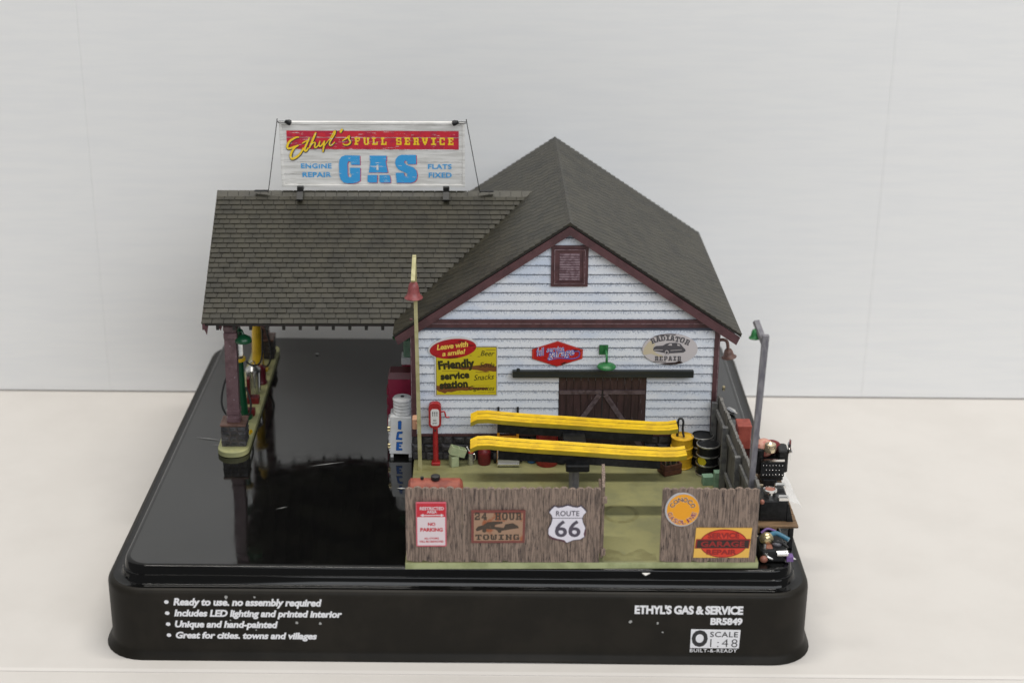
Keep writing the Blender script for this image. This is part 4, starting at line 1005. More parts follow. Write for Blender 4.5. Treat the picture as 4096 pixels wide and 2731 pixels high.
# ---- fence signs
YB = -.07
k4 = 900/2352; F4 = sheet(FM, 1500, 1880, k4)
t = thing('fence_sign', 'red and white restricted area no parking sign on the front left fence', 'sign', (1.2, YB, .9))
part(MB().prism_y(rrect(.49, 1.91, .92, 3.21, .05), YB-.05, YB+.04), 'sign_back', 'fs_pink', t)
part(MB().flat_y([(.55, .98), (1.85, .98), (1.85, 2.47), (.55, 2.47)], YB-.056), 'sign_face', 'fs_white', t)
part(MB().flat_y([(.53, 2.47), (1.87, 2.47), (1.87, 3.17), (.53, 3.17)], YB-.056), 'sign_band', 'fs_red', t)
mb = MB()
tfit(mb, F4, 'RESTRICTED', 468, 718, 358, 392, YB-.066, bold=.03); tfit(mb, F4, 'AREA', 540, 645, 396, 424, YB-.066, bold=.03)
mb.flat_y(poly(F4, [(470, 445), (505, 428), (505, 440), (685, 440), (685, 428), (718, 445), (685, 462), (685, 450), (505, 450), (505, 462)]), YB-.066)
part(mb, 'lettering', 'fs_white', t)
mb = MB()
tfit(mb, F4, 'NO', 550, 628, 520, 555, YB-.066, bold=.04); tfit(mb, F4, 'PARKING', 470, 705, 575, 614, YB-.066, bold=.04)
tfit(mb, F4, 'ALL OTHERS', 510, 664, 676, 694, YB-.066, bold=.03); tfit(mb, F4, 'WILL BE DESTROYED', 458, 712, 708, 728, YB-.066, bold=.03)
part(mb, 'lettering', 'fs_red', t)
t = thing('fence_sign', 'rusty brown 24 hour towing sign in the middle of the front left fence', 'sign', (4.3, YB, 1.1))
part(MB().prism_y(poly(F4, [(1003, 735), (1563, 735), (1570, 403), (1003, 403)]), YB-.05, YB+.04), 'sign_back', 'tow_frame', t)
part(MB().flat_y(poly(F4, [(1030, 712), (1540, 712), (1545, 425), (1030, 425)]), YB-.056), 'sign_face', 'tow_base', t)
mb = MB()
tfit(mb, F4, '24 HOUR', 1035, 1530, 418, 495, YB-.066, slab=True); tfit(mb, F4, 'TOWING', 1045, 1510, 645, 702, YB-.066, slab=True)
part(mb, 'lettering', 'tow_ink', t)
mb = MB().flat_y(poly(F4, [(1050, 590), (1075, 562), (1130, 548), (1170, 518), (1230, 512), (1330, 512), (1330, 530), (1250, 545), (1250, 565), (1340, 575), (1250, 590), (1130, 590), (1060, 612)]), YB-.066)
mb.flat_y(poly(F4, [(1250, 590), (1345, 576), (1360, 540), (1440, 528), (1495, 560), (1500, 580), (1440, 588), (1390, 596), (1290, 612)]), YB-.066)
mb.flat_y(ellipse(*F4(1140, 605), .1, .1, 14), YB-.067).flat_y(ellipse(*F4(1300, 612), .09, .08, 14), YB-.0675)
part(mb, 'truck_picture', 'tow_ink', t)
t = thing('fence_sign', 'white ROUTE 66 highway shield sign on the fence beside the gate', 'sign', (7.6, YB, 1.0))
shp = [(1870, 352), (1905, 368), (1950, 362), (2010, 343), (2070, 360), (2115, 366), (2150, 350), (2185, 380), (2210, 412), (2180, 445), (2168, 485), (2180, 530), (2204, 580), (2206, 640), (2195, 680), (2150, 705), (2080, 712), (2010, 740), (1940, 712), (1870, 705), (1825, 680), (1806, 640), (1808, 590), (1835, 540), (1848, 485), (1838, 445), (1812, 415), (1838, 380)]
part(MB().prism_y(poly(F4, shp)[::-1], YB-.05, YB+.04), 'sign_back', 'shield_ink', t)
part(MB().flat_y(poly(F4, shrink(shp, .965))[::-1], YB-.056), 'sign_face', 'shield', t)
mb = MB().flat_y(poly(F4, [(1848, 480), (2170, 480), (2170, 474), (1848, 474)]), YB-.066)
tfit(mb, F4, 'ROUTE', 1888, 2132, 402, 456, YB-.066, bold=.015, spacing=1.05)
tfit(mb, F4, '66', 1880, 2150, 500, 675, YB-.066, bold=.02, spacing=1.02)
part(mb, 'lettering', 'shield_ink', t)
mb = MB().flat_y(poly(F4, [(1812, 650), (1850, 672), (1900, 690), (1980, 706), (2010, 738), (1940, 710), (1870, 704), (1826, 680)]), YB-.06)
mb.flat_y(poly(F4, [(2196, 590), (2206, 600), (2204, 660), (2190, 672), (2184, 640)]), YB-.06)
part(mb, 'rust_patch', 'shield_rust', t)
k5 = 440/2156; F5 = sheet(FM, 2620, 1940, k5)
t = thing('fence_sign', 'round orange gasoline sign with grey rim on the front right fence', 'sign', (12.95, YB, 1.9))
cc = F5(527, 445); rx_, rz_ = 338*k5*.0117, 322*k5*.01324
part(MB().prism_y(ellipse(*cc, rx_, rz_, 48), YB-.06, YB+.03), 'sign_rim', 'con_rim', t)
part(MB().flat_y(ellipse(cc[0]+.04, cc[1], rx_*.94, rz_*.93, 48), YB-.066), 'sign_face', 'con_orange', t)
for b, mt_, yy in ((.10, 'con_pale', YB-.072), (.03, 'con_dark', YB-.08)):
    mb = MB(); arc_text(mb, 'CONOCO', cc[0], cc[1], rx_*.66, rz_*.62, 153, 25, .2+b*.4, .22+b*.5, yy, bold=b*.5); part(mb, 'lettering', mt_, t)
for b, mt_, yy in ((.10, 'con_pale', YB-.072), (.03, 'con_purple', YB-.08)):
    mb = MB(); arc_text(mb, 'GASOLINE', cc[0], cc[1], rx_*.74, rz_*.74, 200, 340, .18+b*.4, .2+b*.5, yy, bold=b*.5, top=False); part(mb, 'lettering', mt_, t)
t = thing('fence_sign', 'tan rectangular service garage repair sign with red oval low on the front right fence', 'sign', (15.05, YB, .2))
part(MB().prism_y(poly(F5, [(797, 1385), (1900, 1388), (1930, 805), (825, 800)]), YB-.05, YB+.03), 'sign_face', 'srv_tan', t)
co = F5(1380, 1105)
part(MB().flat_y(ellipse(*co, 475*k5*.0117, 280*k5*.01324, 48), YB-.056), 'oval_edge', 'srv_dkred', t)
part(MB().flat_y(ellipse(*co, 455*k5*.0117, 262*k5*.01324, 48), YB-.062), 'oval_face', 'srv_red', t)
part(MB().flat_y(poly(F5, [(815, 1200), (1890, 1200), (1915, 1015), (835, 1015)]), YB-.068), 'bar_edge', 'srv_dkred', t)
part(MB().flat_y(poly(F5, [(850, 1188), (1875, 1190), (1885, 1038), (860, 1036)]), YB-.074), 'bar_face', 'srv_ink', t)
mb = MB(); tfit(mb, F5, 'SERVICE', 1060, 1685, 892, 1000, YB-.082, bold=.035); tfit(mb, F5, 'REPAIR', 1050, 1650, 1222, 1320, YB-.082, bold=.035); part(mb, 'lettering', 'srv_dkred', t)
mb = MB(); tfit(mb, F5, 'GARAGE', 930, 1800, 1055, 1165, YB-.082, bold=.03, spacing=1.05); part(mb, 'lettering', 'srv_dkred', t)

# ================================================================== THINGS IN THE YARD
# car lift
t = thing('car_lift', 'yellow two ramp vehicle lift raised on a single grey cylinder', 'lift', (8.3, 7.1, 0))
def ramp(yc, z0, name_side):
    zc = lambda x: z0-.068*(x-8.3)+(.1 if x < 4 else 0)*0
    L, R = 3.0, 13.75
    st = [(L, -.2), (L+.35, .0), (L+.9, .06), (L+1.6, .03), (6, 0), (8.3, 0), (10.5, -.02), (12.6, .0), (13.3, .06), (R, .17)]
    hw = .5
    mb = MB(); rs = []
    for x, dz in st:
        zz = zc(x)+dz
        rs.append([(x, yc-hw, zz-.26), (x, yc-hw, zz-.02), (x, yc-hw+.06, zz), (x, yc+hw-.06, zz), (x, yc+hw, zz+.03), (x, yc+hw, zz-.26)])
    mb.rings(rs, True, True)
    p = part(mb, 'ramp', 'yellow', t, 35)
    for off, w in ((.15, .026), (-.3, .014)):
        mg = MB(); rg = [[(x, yc+off-w, zc(x)+dz+.006), (x, yc+off+w, zc(x)+dz+.006)] for x, dz in st[1:]]
        mg.rings(rg, close=False); part(mg, 'groove', 'groove', p)
    mf = MB(); mf.rings([[(x, yc-hw-.012, zc(x)+dz-.25), (x, yc-hw-.012, zc(x)+dz-.05)] for x, dz in st], close=False)
    part(mf, 'ramp_edge', 'yellow_olive', p)
    part(MB().bar((4.4, yc, zc(4.4)-.49), (12.45, yc, zc(12.45)-.49), .86, .5), 'ramp_beam', 'blackmetal', t)
    part(MB().box(4.56, 4.68, yc-.1, yc+.1, zc(4.4)-.9, zc(4.4)-.45), 'wheel_stop', 'blackmetal', t)
    part(MB().cyl((10.8, yc-.36, zc(10.8)-.55), (12.2, yc-.36, zc(12.2)-.55), .06, n=10), 'piston', 'blackmetal', t, 40)
ramp(5.3, 3.52, 'near'); ramp(9.0, 3.27, 'far')
part(MB().bbox(7.75, 8.92, 4.6, 9.6, 2.45, 2.8, .06), 'cross_beam', 'blackmetal', t)
part(MB().cyl((8.32, 7.1, 0), (8.32, 7.1, 2.45), .27, n=24), 'cylinder', 'greypole', t, 40)

# air pump
t = thing('air_pump', 'red air pump on a post with a white 80 psi dial', 'pump', (1.13, 10.65, 0))
part(MB().bbox(.9, 1.37, 10.42, 10.88, 0, .17, .04), 'base', 'red', t)
part(MB().cyl((1.13, 10.65, .15), (1.12, 10.65, 2.3), .15, .14, 16), 'post', 'red', t, 40)
hp = rrect(.78, 1.44, 2.18, 3.6, .25, 6)
mb = MB().prism_y(hp, 10.48, 10.82); mb2 = MB()
part(mb, 'head', 'red', t, 40)
dl = part(MB().prism_y(rrect(.89, 1.33, 2.33, 3.28, .13, 5), 10.455, 10.49), 'dial_plate', 'signwhite', t)
for i in range(3):
    x = 1.0+i*.11
    part(MB().flat_y([(x-.015, 2.88), (x+.015, 2.88), (x+.015, 3.1), (x-.015, 3.1)], 10.45).flat_y(ellipse(x, 3.1, .035, .035, 10), 10.449), 'dial_mark', 'ink', dl)
m1 = MB(); text(m1, '80', 1.02, 1.19, 2.6, 2.7, 10.449); text(m1, 'psi', 1.0, 1.2, 2.42, 2.55, 10.448); part(m1, 'dial_text', 'ink', dl)
part(MB().tube([(1.44, 10.65, 3.05), (1.6, 10.65, 3.07), (1.66, 10.62, 2.9), (1.7, 10.58, 2.78), (1.88, 10.58, 2.78)], .045, 8, 3), 'crank', 'red', t, 60)
part(MB().cyl((1.12, 10.51, 2.05), (1.12, 10.44, 2.05), .05, n=10), 'valve', 'ink', t)

# concrete blocks
def block(label, c, size, rot, mat, holes=True):
    t = thing('concrete_block', label, 'block', (c[0], c[1], c[2]))
    t.rotation_euler = (rot[0], rot[1], TH+rot[2])
    w, d, h = size
    x, y, z = c
    if holes:
        b = .045; mb = MB()
        xs = [x-w/2, x-w/2+b, x-b/2, x+b/2, x+w/2-b, x+w/2]; ys = [y-d/2, y-d/2+b, y+d/2-b, y+d/2]
        for a, e in ((ys[0], ys[1]), (ys[2], ys[3])): mb.box(xs[0], xs[5], a, e, z, z+h)
        for a, e in ((xs[0], xs[1]), (xs[2], xs[3]), (xs[4], xs[5])): mb.box(a, e, ys[1], ys[2], z, z+h)
        mb.box(xs[0]+.01, xs[5]-.01, ys[0]+.01, ys[3]-.01, z+.01, z+h*.5)
        o = part(mb, 'block_shell', mat, t)
    else:
        part(MB().bbox(x-w/2, x+w/2, y-d/2, y+d/2, z, z+h, .03), 'block_shell', mat, t)
    return t
block('pale green concrete block standing under the tilted one', (2.1, 10.5, 0), (.42, .5, .58), (0, 0, .35), 'blockgreen', False)
block('pale green hollow concrete block balanced tilted on another block', (2.22, 10.5, .62), (.84, .42, .44), (0, .38, .3), 'blockgreen')
block('upright teal concrete block by the side fence', (15.88, 7.95, 0), (.45, .4, .88), (0, 0, .05), 'blockteal', False)
block('teal concrete block lying beside the upright one', (15.4, 8.25, 0), (.58, .45, .5), (0, 0, .1), 'blockteal', False)

# cans
t = thing('oil_pitcher', 'silver oil pitcher with red lid and spout', 'can', (3.0, 10.65, 0))
part(MB().lathe([(.17, 0), (.18, .03), (.165, .25), (.14, .62), (.13, .66)], (3.0, 10.65, 0), 20), 'body', 'silver', t, 40)
part(MB().lathe([(.14, 0), (.145, .05), (.09, .1), (.02, .12)], (3.0, 10.65, .66), 16), 'lid', 'red', t, 40)
part(MB().tube([(2.95, 10.65, .72), (2.86, 10.6, .9), (2.8, 10.56, 1.06)], .035, 8), 'spout', 'whitepaint', t, 40)
part(MB().tube([(3.13, 10.63, .6), (3.24, 10.62, .56), (3.24, 10.62, .32), (3.15, 10.63, .24)], .028, 6), 'handle', 'silver', t, 40)
t = thing('gas_can', 'dark red round fuel can with cone top', 'can', (3.72, 10.75, 0))
part(MB().lathe([(.33, 0), (.345, .04), (.34, .1), (.345, .3), (.34, .5), (.345, .62), (.34, .7), (.22, .9), (.12, .98), (.11, 1.1), (.06, 1.12)], (3.72, 10.75, 0), 24), 'body', 'darkred', t, 40)
part(MB().tube([(3.5, 10.75, .86), (3.6, 10.7, 1.1), (3.8, 10.7, 1.14), (3.93, 10.75, .86)], .03, 6), 'handle', 'darkred', t, 40)
part(MB().cyl((3.72, 10.75, 1.1), (3.72, 10.75, 1.22), .05, n=10), 'cap', 'red', t)

# hand truck with a silver box on it
t = thing('hand_truck', 'orange hand truck with black grips leaning on the wall', 'hand truck', (5.0, 10.85, 0))
for x in (4.47, 5.5):
    part(MB().bar((x, 10.62, .1), (x, 11.0, 2.75), .13, .1, (0, -1, 0)), 'side_rail', 'orange', t)
    part(MB().tube([(x, 10.99, 2.65), (x, 11.02, 2.9), (x, 10.99, 3.17)], .06, 8), 'grip', 'rubber', t, 40)
    part(MB().cyl((x+(.08 if x > 5 else -.08), 10.95, .27), (x+(.24 if x > 5 else -.24), 10.95, .27), .27, n=20), 'wheel', 'rubber', t, 40)
for zz in (1.4, 2.2): part(MB().box(4.5, 5.47, 10.74+zz*.1, 10.84+zz*.1, zz-.12, zz+.12), 'crossbar', 'orange', t)
part(MB().box(4.45, 5.55, 10.3, 10.66, .03, .09), 'toe_plate', 'silver', t)
t = thing('metal_box', 'silver ribbed metal box standing on the hand truck', 'box', (5.0, 10.45, .09))
part(MB().bbox(4.43, 5.59, 10.25, 10.6, .09, .85, .03), 'box_body', 'palesteel', t)
for zz in (.16, .5): part(MB().box(4.41, 5.61, 10.2, 10.26, zz-.05, zz+.04), 'box_rib', 'chrome', t)

# bucket, red drum, rag
t = thing('paint_bucket', 'small blue bucket beside the red drum', 'bucket', (6.25, 10.9, 0))
part(MB().lathe([(.2, 0), (.22, .02), (.27, .42), (.28, .45), (.24, .44), (.22, .1)], (6.25, 10.9, 0), 20), 'bucket_body', 'bucket', t, 40)
part(MB().tube([(5.98, 10.9, .42), (6.1, 10.7, .5), (6.4, 10.7, .5), (6.52, 10.9, .42)], .018, 6), 'bail', 'silver', t, 40)
def drum(t, c, mat, rim, r=.6, h=1.78, ribs=True, label_y=False):
    x, y, z = c
    prof = [(r-.03, 0), (r+.02, .02), (r+.02, .07), (r-.02, .1)]
    for f in (.36, .66):
        prof += [(r-.02, h*f-.07), (r+.03, h*f-.02), (r+.03, h*f+.02), (r-.02, h*f+.07)]
    prof += [(r-.02, h-.1), (r+.02, h-.07), (r+.02, h-.01), (r-.01, h), (r-.05, h-.04), (.02, h-.045)]
    part(MB().lathe(prof, c, 36), 'drum_body', mat, t, 35)
    if rim:
        for zz in (.045, h*.36, h*.66, h-.04):
            hp_ = [(r+.0, -.045), (r+.04, -.03), (r+.045, 0), (r+.04, .03), (r+.0, .045)]
            part(MB().rings([[(x+a*math.cos(2*PI*j/36), y+a*math.sin(2*PI*j/36), z+zz+b) for j in range(36)] for a, b in hp_]), 'hoop', rim, t, 50)
t = thing('oil_drum', 'open topped red drum filled with scrap under the lift', 'drum', (7.08, 10.75, 0))
r = .58
part(MB().lathe([(r-.02, 0), (r, .03), (r, 1.88), (r+.02, 1.9), (r-.02, 1.94), (r-.06, 1.9), (r-.06, 1.72), (.02, 1.7)], (7.08, 10.75, 0), 32), 'drum_body', 'red', t, 35)
part(MB().blob((7.0, 10.7, 1.75), .44, .4, .18, jit=.12), 'scrap', 'blackmetal', t, 60)
part(MB().blob((7.2, 10.55, 1.9), .2, .15, .1, jit=.15), 'scrap', 'chrome', t, 60)
solo(MB().blob((7.85, 10.7, .14), .26, .2, .17, jit=.16), 'oily_rag', 'rubber', 'dark crumpled rag on the ground by the red drum', 'rag', (7.85, 10.7, 0), smooth=50)
t = thing('oil_drum', 'yellow drum with a black hand pump on top', 'drum', (14.26, 10.42, 0)); drum(t, (14.26, 10.42, 0), 'ydrum', None, .58, 1.75)
t = thing('hand_pump', 'black curved hand pump standing on the yellow drum', 'pump', (14.05, 10.5, 1.7))
part(MB().cyl((14.0, 10.5, 1.7), (14.0, 10.5, 2.55), .07, n=12), 'pump_tube', 'rubber', t, 40)
part(MB().tube([(14.0, 10.5, 2.5), (14.04, 10.45, 2.72), (14.2, 10.42, 2.74), (14.27, 10.38, 2.55), (14.24, 10.33, 2.3), (14.26, 10.28, 2.05), (14.31, 10.2, 1.78)], .06, 8), 'hose', 'rubber', t, 60)
part(MB().bar((13.96, 10.46, 2.5), (13.84, 10.42, 2.6), .05, .07), 'handle', 'chrome', t)
t = thing('oil_drum', 'black drum with silver hoops and a yellow label in front', 'drum', (15.53, 9.55, 0)); drum(t, (15.53, 9.55, 0), 'blackmetal', 'silver', .58, 1.72)
lab = MB(); rs = []
for j in range(9):
    a = math.radians(200+j*7)
    zz = .24*math.sqrt(max(0, 1-((j-4)/4)**2))
    rs.append([(15.53+.585*math.cos(a), 9.55+.585*math.sin(a), .88-zz), (15.53+.585*math.cos(a), 9.55+.585*math.sin(a), .88+zz)])
part(lab.rings(rs, close=False), 'label', 'enamel_yellow', t)
t = thing('oil_drum', 'black drum with silver hoops half hidden behind the other against the wall', 'drum', (15.36, 10.6, 0)); drum(t, (15.36, 10.6, 0), 'blackmetal', 'silver', .56, 1.74)
# wooden crate of bottles
t = thing('bottle_crate', 'brown wooden crate of dark bottles in front of the yellow drum', 'crate', (13.55, 9.6, 0))
t.rotation_euler = (0, 0, TH+.42)
cx_, cy_ = 13.55, 9.6
part(MB().box(cx_-.5, cx_+.5, cy_-.36, cy_+.36, 0, .06), 'crate_floor', 'wood', t)
for z0_ in (.04, .34):
    for sgn in (-1, 1):
        part(MB().bbox(cx_-.52, cx_+.52, cy_+sgn*.37-.04, cy_+sgn*.37+.04, z0_, z0_+.27, .015), 'slat', 'wood', t)
        part(MB().bbox(cx_+sgn*.5-.04, cx_+sgn*.5+.04, cy_-.33, cy_+.33, z0_, z0_+.27, .015), 'slat', 'wood', t)
for i in range(4):
    for j in range(2):
        bx_, by_ = cx_-.33+i*.22, cy_-.14+j*.28
        part(MB().lathe([(.08, 0), (.085, .4), (.03, .55), (.03, .66), (.035, .68)], (bx_, by_, .07), 10), 'bottle', 'bottle' if (i+j) % 3 else 'gold', t, 40)
# oil tank behind the front fence
t = thing('oil_tank', 'rust red horizontal oil tank just behind the front left fence', 'tank', (1.3, 2.0, 0))
part(MB().lathe([(.1, 0), (.5, .05), (.62, .16), (.62, 2.5), (.5, 2.62), (.1, 2.68)], (0.02, 2.0, 2.76), 28, (1, 0, 0)), 'tank_shell', 'rust', t, 40)
for x in (.5, 2.2):
    for y in (1.6, 2.4): part(MB().box(x-.07, x+.07, y-.07, y+.07, 0, 2.55), 'leg', 'rust', t)
part(MB().lathe([(.2, 0), (.22, .05), (.22, .2), (.16, .24), (.02, .25)], (1.36, 2.0, 3.36), 20), 'filler_cap', 'rubber', t, 40)
part(MB().cyl((.72, 2.0, 3.33), (.72, 2.0, 3.5), .08, n=12), 'vent_pipe', 'rubber', t)

# ================================================================== BY THE LEFT WALL
t = thing('ice_chest', 'white ice chest with blue ICE letters and brass hinges', 'ice chest', (-.8, 12.8, -.35))
part(MB().bbox(-1.36, -.2, 12.16, 13.4, -.06, 2.05, .03), 'cabinet', 'whitepaint', t)
part(MB().prism_y([(-1.42, -.06), (-.24, -.1), (-.14, 2.03), (-1.31, 2.1)], 12.11, 12.17), 'front_panel', 'whitepaint', t)
for i, ch in enumerate('ICE'):
    z = 1.62-i*.62; x = -.86+(.03 if i == 0 else -.02)
    pt = {'I': [(-.1, -.22), (.06, -.24), (.09, .2), (.02, .26), (-.09, .22)],
          'C': [(.16, .12), (.18, .24), (-.02, .24), (-.1, .2), (-.17, -.22), (.14, -.24), (.15, -.12), (-.03, -.1), (.0, .1)],
          'E': [(.15, .12), (.16, .24), (-.14, .24), (-.17, -.24), (.14, -.24), (.14, -.12), (-.02, -.12), (-.02, -.04), (.09, -.04), (.09, .06), (-.01, .06), (.0, .12)]}[ch]
    part(MB().flat_y([(x+a*1.12, z+b*1.08) for a, b in pt], 12.098), 'letter_outline', 'blueink', t)
    part(MB().flat_y([(x+a, z+b) for a, b in pt], 12.09), 'letter', 'blue', t)
for z in (.35, 1.35):
    part(MB().bbox(-1.47, -1.36, 12.3, 13.2, z-.35, z+.45, .02), 'side_door', 'whitepaint', t)
    part(MB().cyl((-1.5, 12.14, z+.12), (-1.36, 12.14, z+.12), .07, n=10).cyl((-1.5, 12.14, z-.04), (-1.36, 12.14, z-.04), .07, n=10), 'hinge', 'brass', t, 40)
for x in (-1.3, -.3):
    for y in (12.3, 13.2): part(MB().box(x-.08, x+.08, y-.08, y+.08, -.35, -.05), 'leg', 'whitepaint', t)
t = thing('ring_stack', 'stack of five white rings on top of the ice chest', 'rings', (-.7, 12.75, 2.06))
rme = piece_mesh(MB().lathe([(.3, 0), (.49, .01), (.52, .05), (.52, .14), (.49, .18), (.3, .185)], (0, 0, 0), 32), 'ringwhite', 'ring', 50)
for i in range(5): piece(rme, 'ring', t, (-.7+random.uniform(-.012, .012), 12.75, 2.06+i*.187))
part(MB().lathe([(.36, 0), (.34, .03), (.12, .05), (.02, .05)], (-.7, 12.75, 2.98), 24), 'top_disc', 'ringwhite', t, 40)
part(MB().lathe([(.11, 0), (.1, .05), (.02, .07)], (-.7, 12.75, 3.02), 12), 'centre_plug', 'ink', t, 40)
t = thing('vending_machine', 'large crimson vending machine behind the ice chest', 'vending machine', (-.9, 15.5, -.35))
part(MB().bbox(-1.6, -.2, 15.0, 16.2, -.35, 3.1, .06), 'cabinet', 'magenta', t)
part(MB().add([(-1.62, 14.98, 3.1), (-.18, 14.98, 3.1), (-.18, 16.2, 3.1), (-1.62, 16.2, 3.1), (-1.5, 15.2, 3.42), (-.2, 15.2, 3.42), (-.2, 16.1, 3.42), (-1.5, 16.1, 3.42)], [(3, 2, 1, 0), (4, 5, 6, 7), (0, 1, 5, 4), (1, 2, 6, 5), (2, 3, 7, 6), (3, 0, 4, 7)]), 'lid', 'magenta_dark', t)
for i in range(4): part(MB().box(-1.7, -1.6, 15.2+i*.02, 15.8, .2+i*.62, .6+i*.62), 'side_rib', 'magenta', t)
t = thing('vending_machine', 'smaller crimson machine with a pale top further back along the wall', 'vending machine', (-.6, 18, -.35))
part(MB().bbox(-.95, -.1, 17.6, 18.6, -.35, 2.9, .05), 'cabinet', 'magenta', t)
part(MB().bbox(-.97, -.1, 17.58, 18.6, 2.9, 3.3, .04), 'top_box', 'whitepaint', t)
part(MB().bbox(-.85, -.12, 17.7, 18.5, 3.3, 4.3, .06), 'globe_case', 'blockteal', t)

# ================================================================== ON THE PUMP ISLAND
def pump(t, x, y, body, ring, h=3.4, hose_side=1):
    part(MB().lathe([(.62, 0), (.62, .12), (.5, .16)], (x, y, -.05), 24), 'pump_base', body, t, 40)
    part(MB().lathe([(.4, 0), (.36, .5), (.29, 1.8), (.26, h)], (x, y, .1), 24), 'pump_body', body, t, 40)
    part(MB().lathe([(.3, 0), (.4, .02), (.4, .16), (.3, .18)], (x, y, h+.1), 24), 'ring', ring, t, 40)
    part(MB().lathe([(.27, 0), (.27, 1.25), (.2, 1.3)], (x, y, h+.28), 24), 'glass_cylinder', 'glass', t, 40)
    part(MB().lathe([(.3, 0), (.32, .1), (.2, .2), (.22, .5), (.1, .7)], (x, y, h+1.55), 20), 'globe', body, t, 40)
    part(MB().tube([(x-hose_side*.3, y-.2, h-.3), (x-hose_side*.75, y-.5, 2.4), (x-hose_side*.95, y-.9, 1.3), (x-hose_side*.7, y-1.0, .6), (x-hose_side*.3, y-.5, .5)], .06, 8), 'hose', 'rubber', t, 60)
    part(MB().cyl((x-hose_side*.3, y-.55, .5), (x-hose_side*.3, y-.3, .9), .07, n=8), 'nozzle', 'brass', t)
t = thing('fuel_pump', 'dark green visible fuel pump with glass cylinder and yellow ring behind the column', 'fuel pump', (-9.95, 16.9, -.05))
pump(t, -10.08, 16.9, 'darkgreen', 'yellow', 3.35)
part(MB().tube([(-9.62, 16.6, 3.5), (-9.2, 16.5, 3.3), (-8.8, 16.9, 3.5), (-8.7, 17.2, 5.2)], .05, 8), 'upper_hose', 'rubber', t, 60)
part(MB().tube([(-9.7, 16.5, 2.0), (-9.45, 16.3, 1.2), (-9.5, 16.2, .5), (-9.75, 16.4, .3)], .06, 8), 'lower_hose', 'rubber', t, 60)
t = thing('fuel_pump', 'bright yellow fuel pump further back on the island', 'fuel pump', (-10.05, 24.0, -.05))
pump(t, -10.05, 24.0, 'yellow', 'yellow', 4.2, -1)
t = thing('trash_can', 'silver fluted trash can between the two pumps', 'trash can', (-9.85, 20.5, -.05))
part(MB().lathe([(.34, 0), (.36, .03), (.42, 1.35), (.44, 1.4), (.44, 1.5), (.38, 1.55), (.2, 1.72), (.06, 1.76)], (-9.85, 20.5, -.05), 24), 'can_body', 'silver', t, 40)
fl = piece_mesh(MB().add([(-.045, 0, 0), (.045, 0, 0), (0, .05, 0), (-.045, .05, 1.25), (.045, .05, 1.25), (0, .1, 1.25)], [(0, 1, 4, 3), (1, 2, 5, 4), (2, 0, 3, 5), (0, 2, 1), (3, 4, 5)]), 'chrome', 'flute')
for i in range(14):
    a = 2*PI*i/14
    piece(fl, 'flute', t, (-9.85+.34*math.cos(a), 20.5+.34*math.sin(a), .03), (0, 0, a-PI/2))
part(MB().tube([(-10.0, 20.5, 1.66), (-9.95, 20.5, 1.9), (-9.75, 20.5, 1.9), (-9.7, 20.5, 1.66)], .035, 6), 'lid_handle', 'chrome', t, 40)
t = thing('oil_rack', 'dark red oil rack with a drawer beside the trash can', 'rack', (-9.7, 19.2, -.05))
part(MB().bbox(-10.02, -9.85, 18.8, 19.3, -.05, 1.5, .03), 'upright', 'darkred', t)
part(MB().bbox(-10.05, -9.35, 18.75, 19.3, -.05, .34, .03), 'drawer', 'darkred', t)
solo(MB().bbox(-9.85, -9.37, 17.05, 17.5, -.05, .34, .03), 'oil_carton', 'darkred', 'small dark red carton beside the green pump', 'carton', (-9.6, 17.3, -.05))
solo(MB().lathe([(.34, 0), (.36, .1), (.3, .2), (.3, 1.0), (.12, 1.15)], (-9.6, 21.9, -.05), 16), 'water_can', 'magenta_dark', 'dark red water can behind the trash can', 'can', (-9.6, 21.9, -.05), smooth=40)
solo(MB().lathe([(.12, 0), (.17, 0), (.17, .05), (.12, .05), (.12, 0)], (-9.3, 14.7, .02), 16, (1, -.3, .2)), 'hose_ring', 'yellow', 'small yellow ring on the island by the front pier', 'ring', (-9.3, 14.7, -.05), smooth=50)

# ================================================================== JUNK ON THE RIGHT OF THE TRAY
ZP = 4.52
t = thing('wooden_pallet', 'brown wooden pallet overhanging the right edge of the tray', 'pallet', (15.7, 7.4, ZP), 'W')
for i in range(9):
    y0 = 4.5+i*.66
    part(MB().bbox(14.25, 16.62-.01*i, y0, y0+.6, 4.86, 4.98, .02), 'plank', 'palletwood', t)
for x in (14.6, 15.45): part(MB().bbox(x-.12, x+.12, 4.6, 10.3, ZP, 4.86, .02), 'stringer', 'palletwood', t)
part(MB().bbox(16.2, 16.42, 4.62, 4.95, 3.68, 4.86, .02), 'leg', 'blackmetal', t); part(MB().bbox(16.2, 16.42, 9.8, 10.1, 3.68, 4.86, .02), 'leg', 'blackmetal', t)
ZQ = 4.98
t = thing('engine_block', 'black engine with a studded front, brass air cleaner and chrome fan', 'engine', (15.95, 9.0, ZQ), 'W')
part(MB().bbox(15.3, 16.5, 8.9, 10.3, ZQ+.3, 6.35, .08), 'block', 'blackmetal', t)
part(MB().bbox(15.4, 16.2, 8.8, 10.2, ZQ, ZQ+.4, .06), 'oil_pan', 'blackmetal', t)
part(MB().bbox(15.1, 15.45, 9.0, 10.0, 5.6, 7.0, .08), 'head_cover', 'blackmetal', t)
part(MB().bbox(16.2, 16.72, 9.0, 10.0, 5.7, 6.95, .08), 'head_cover', 'blackmetal', t)
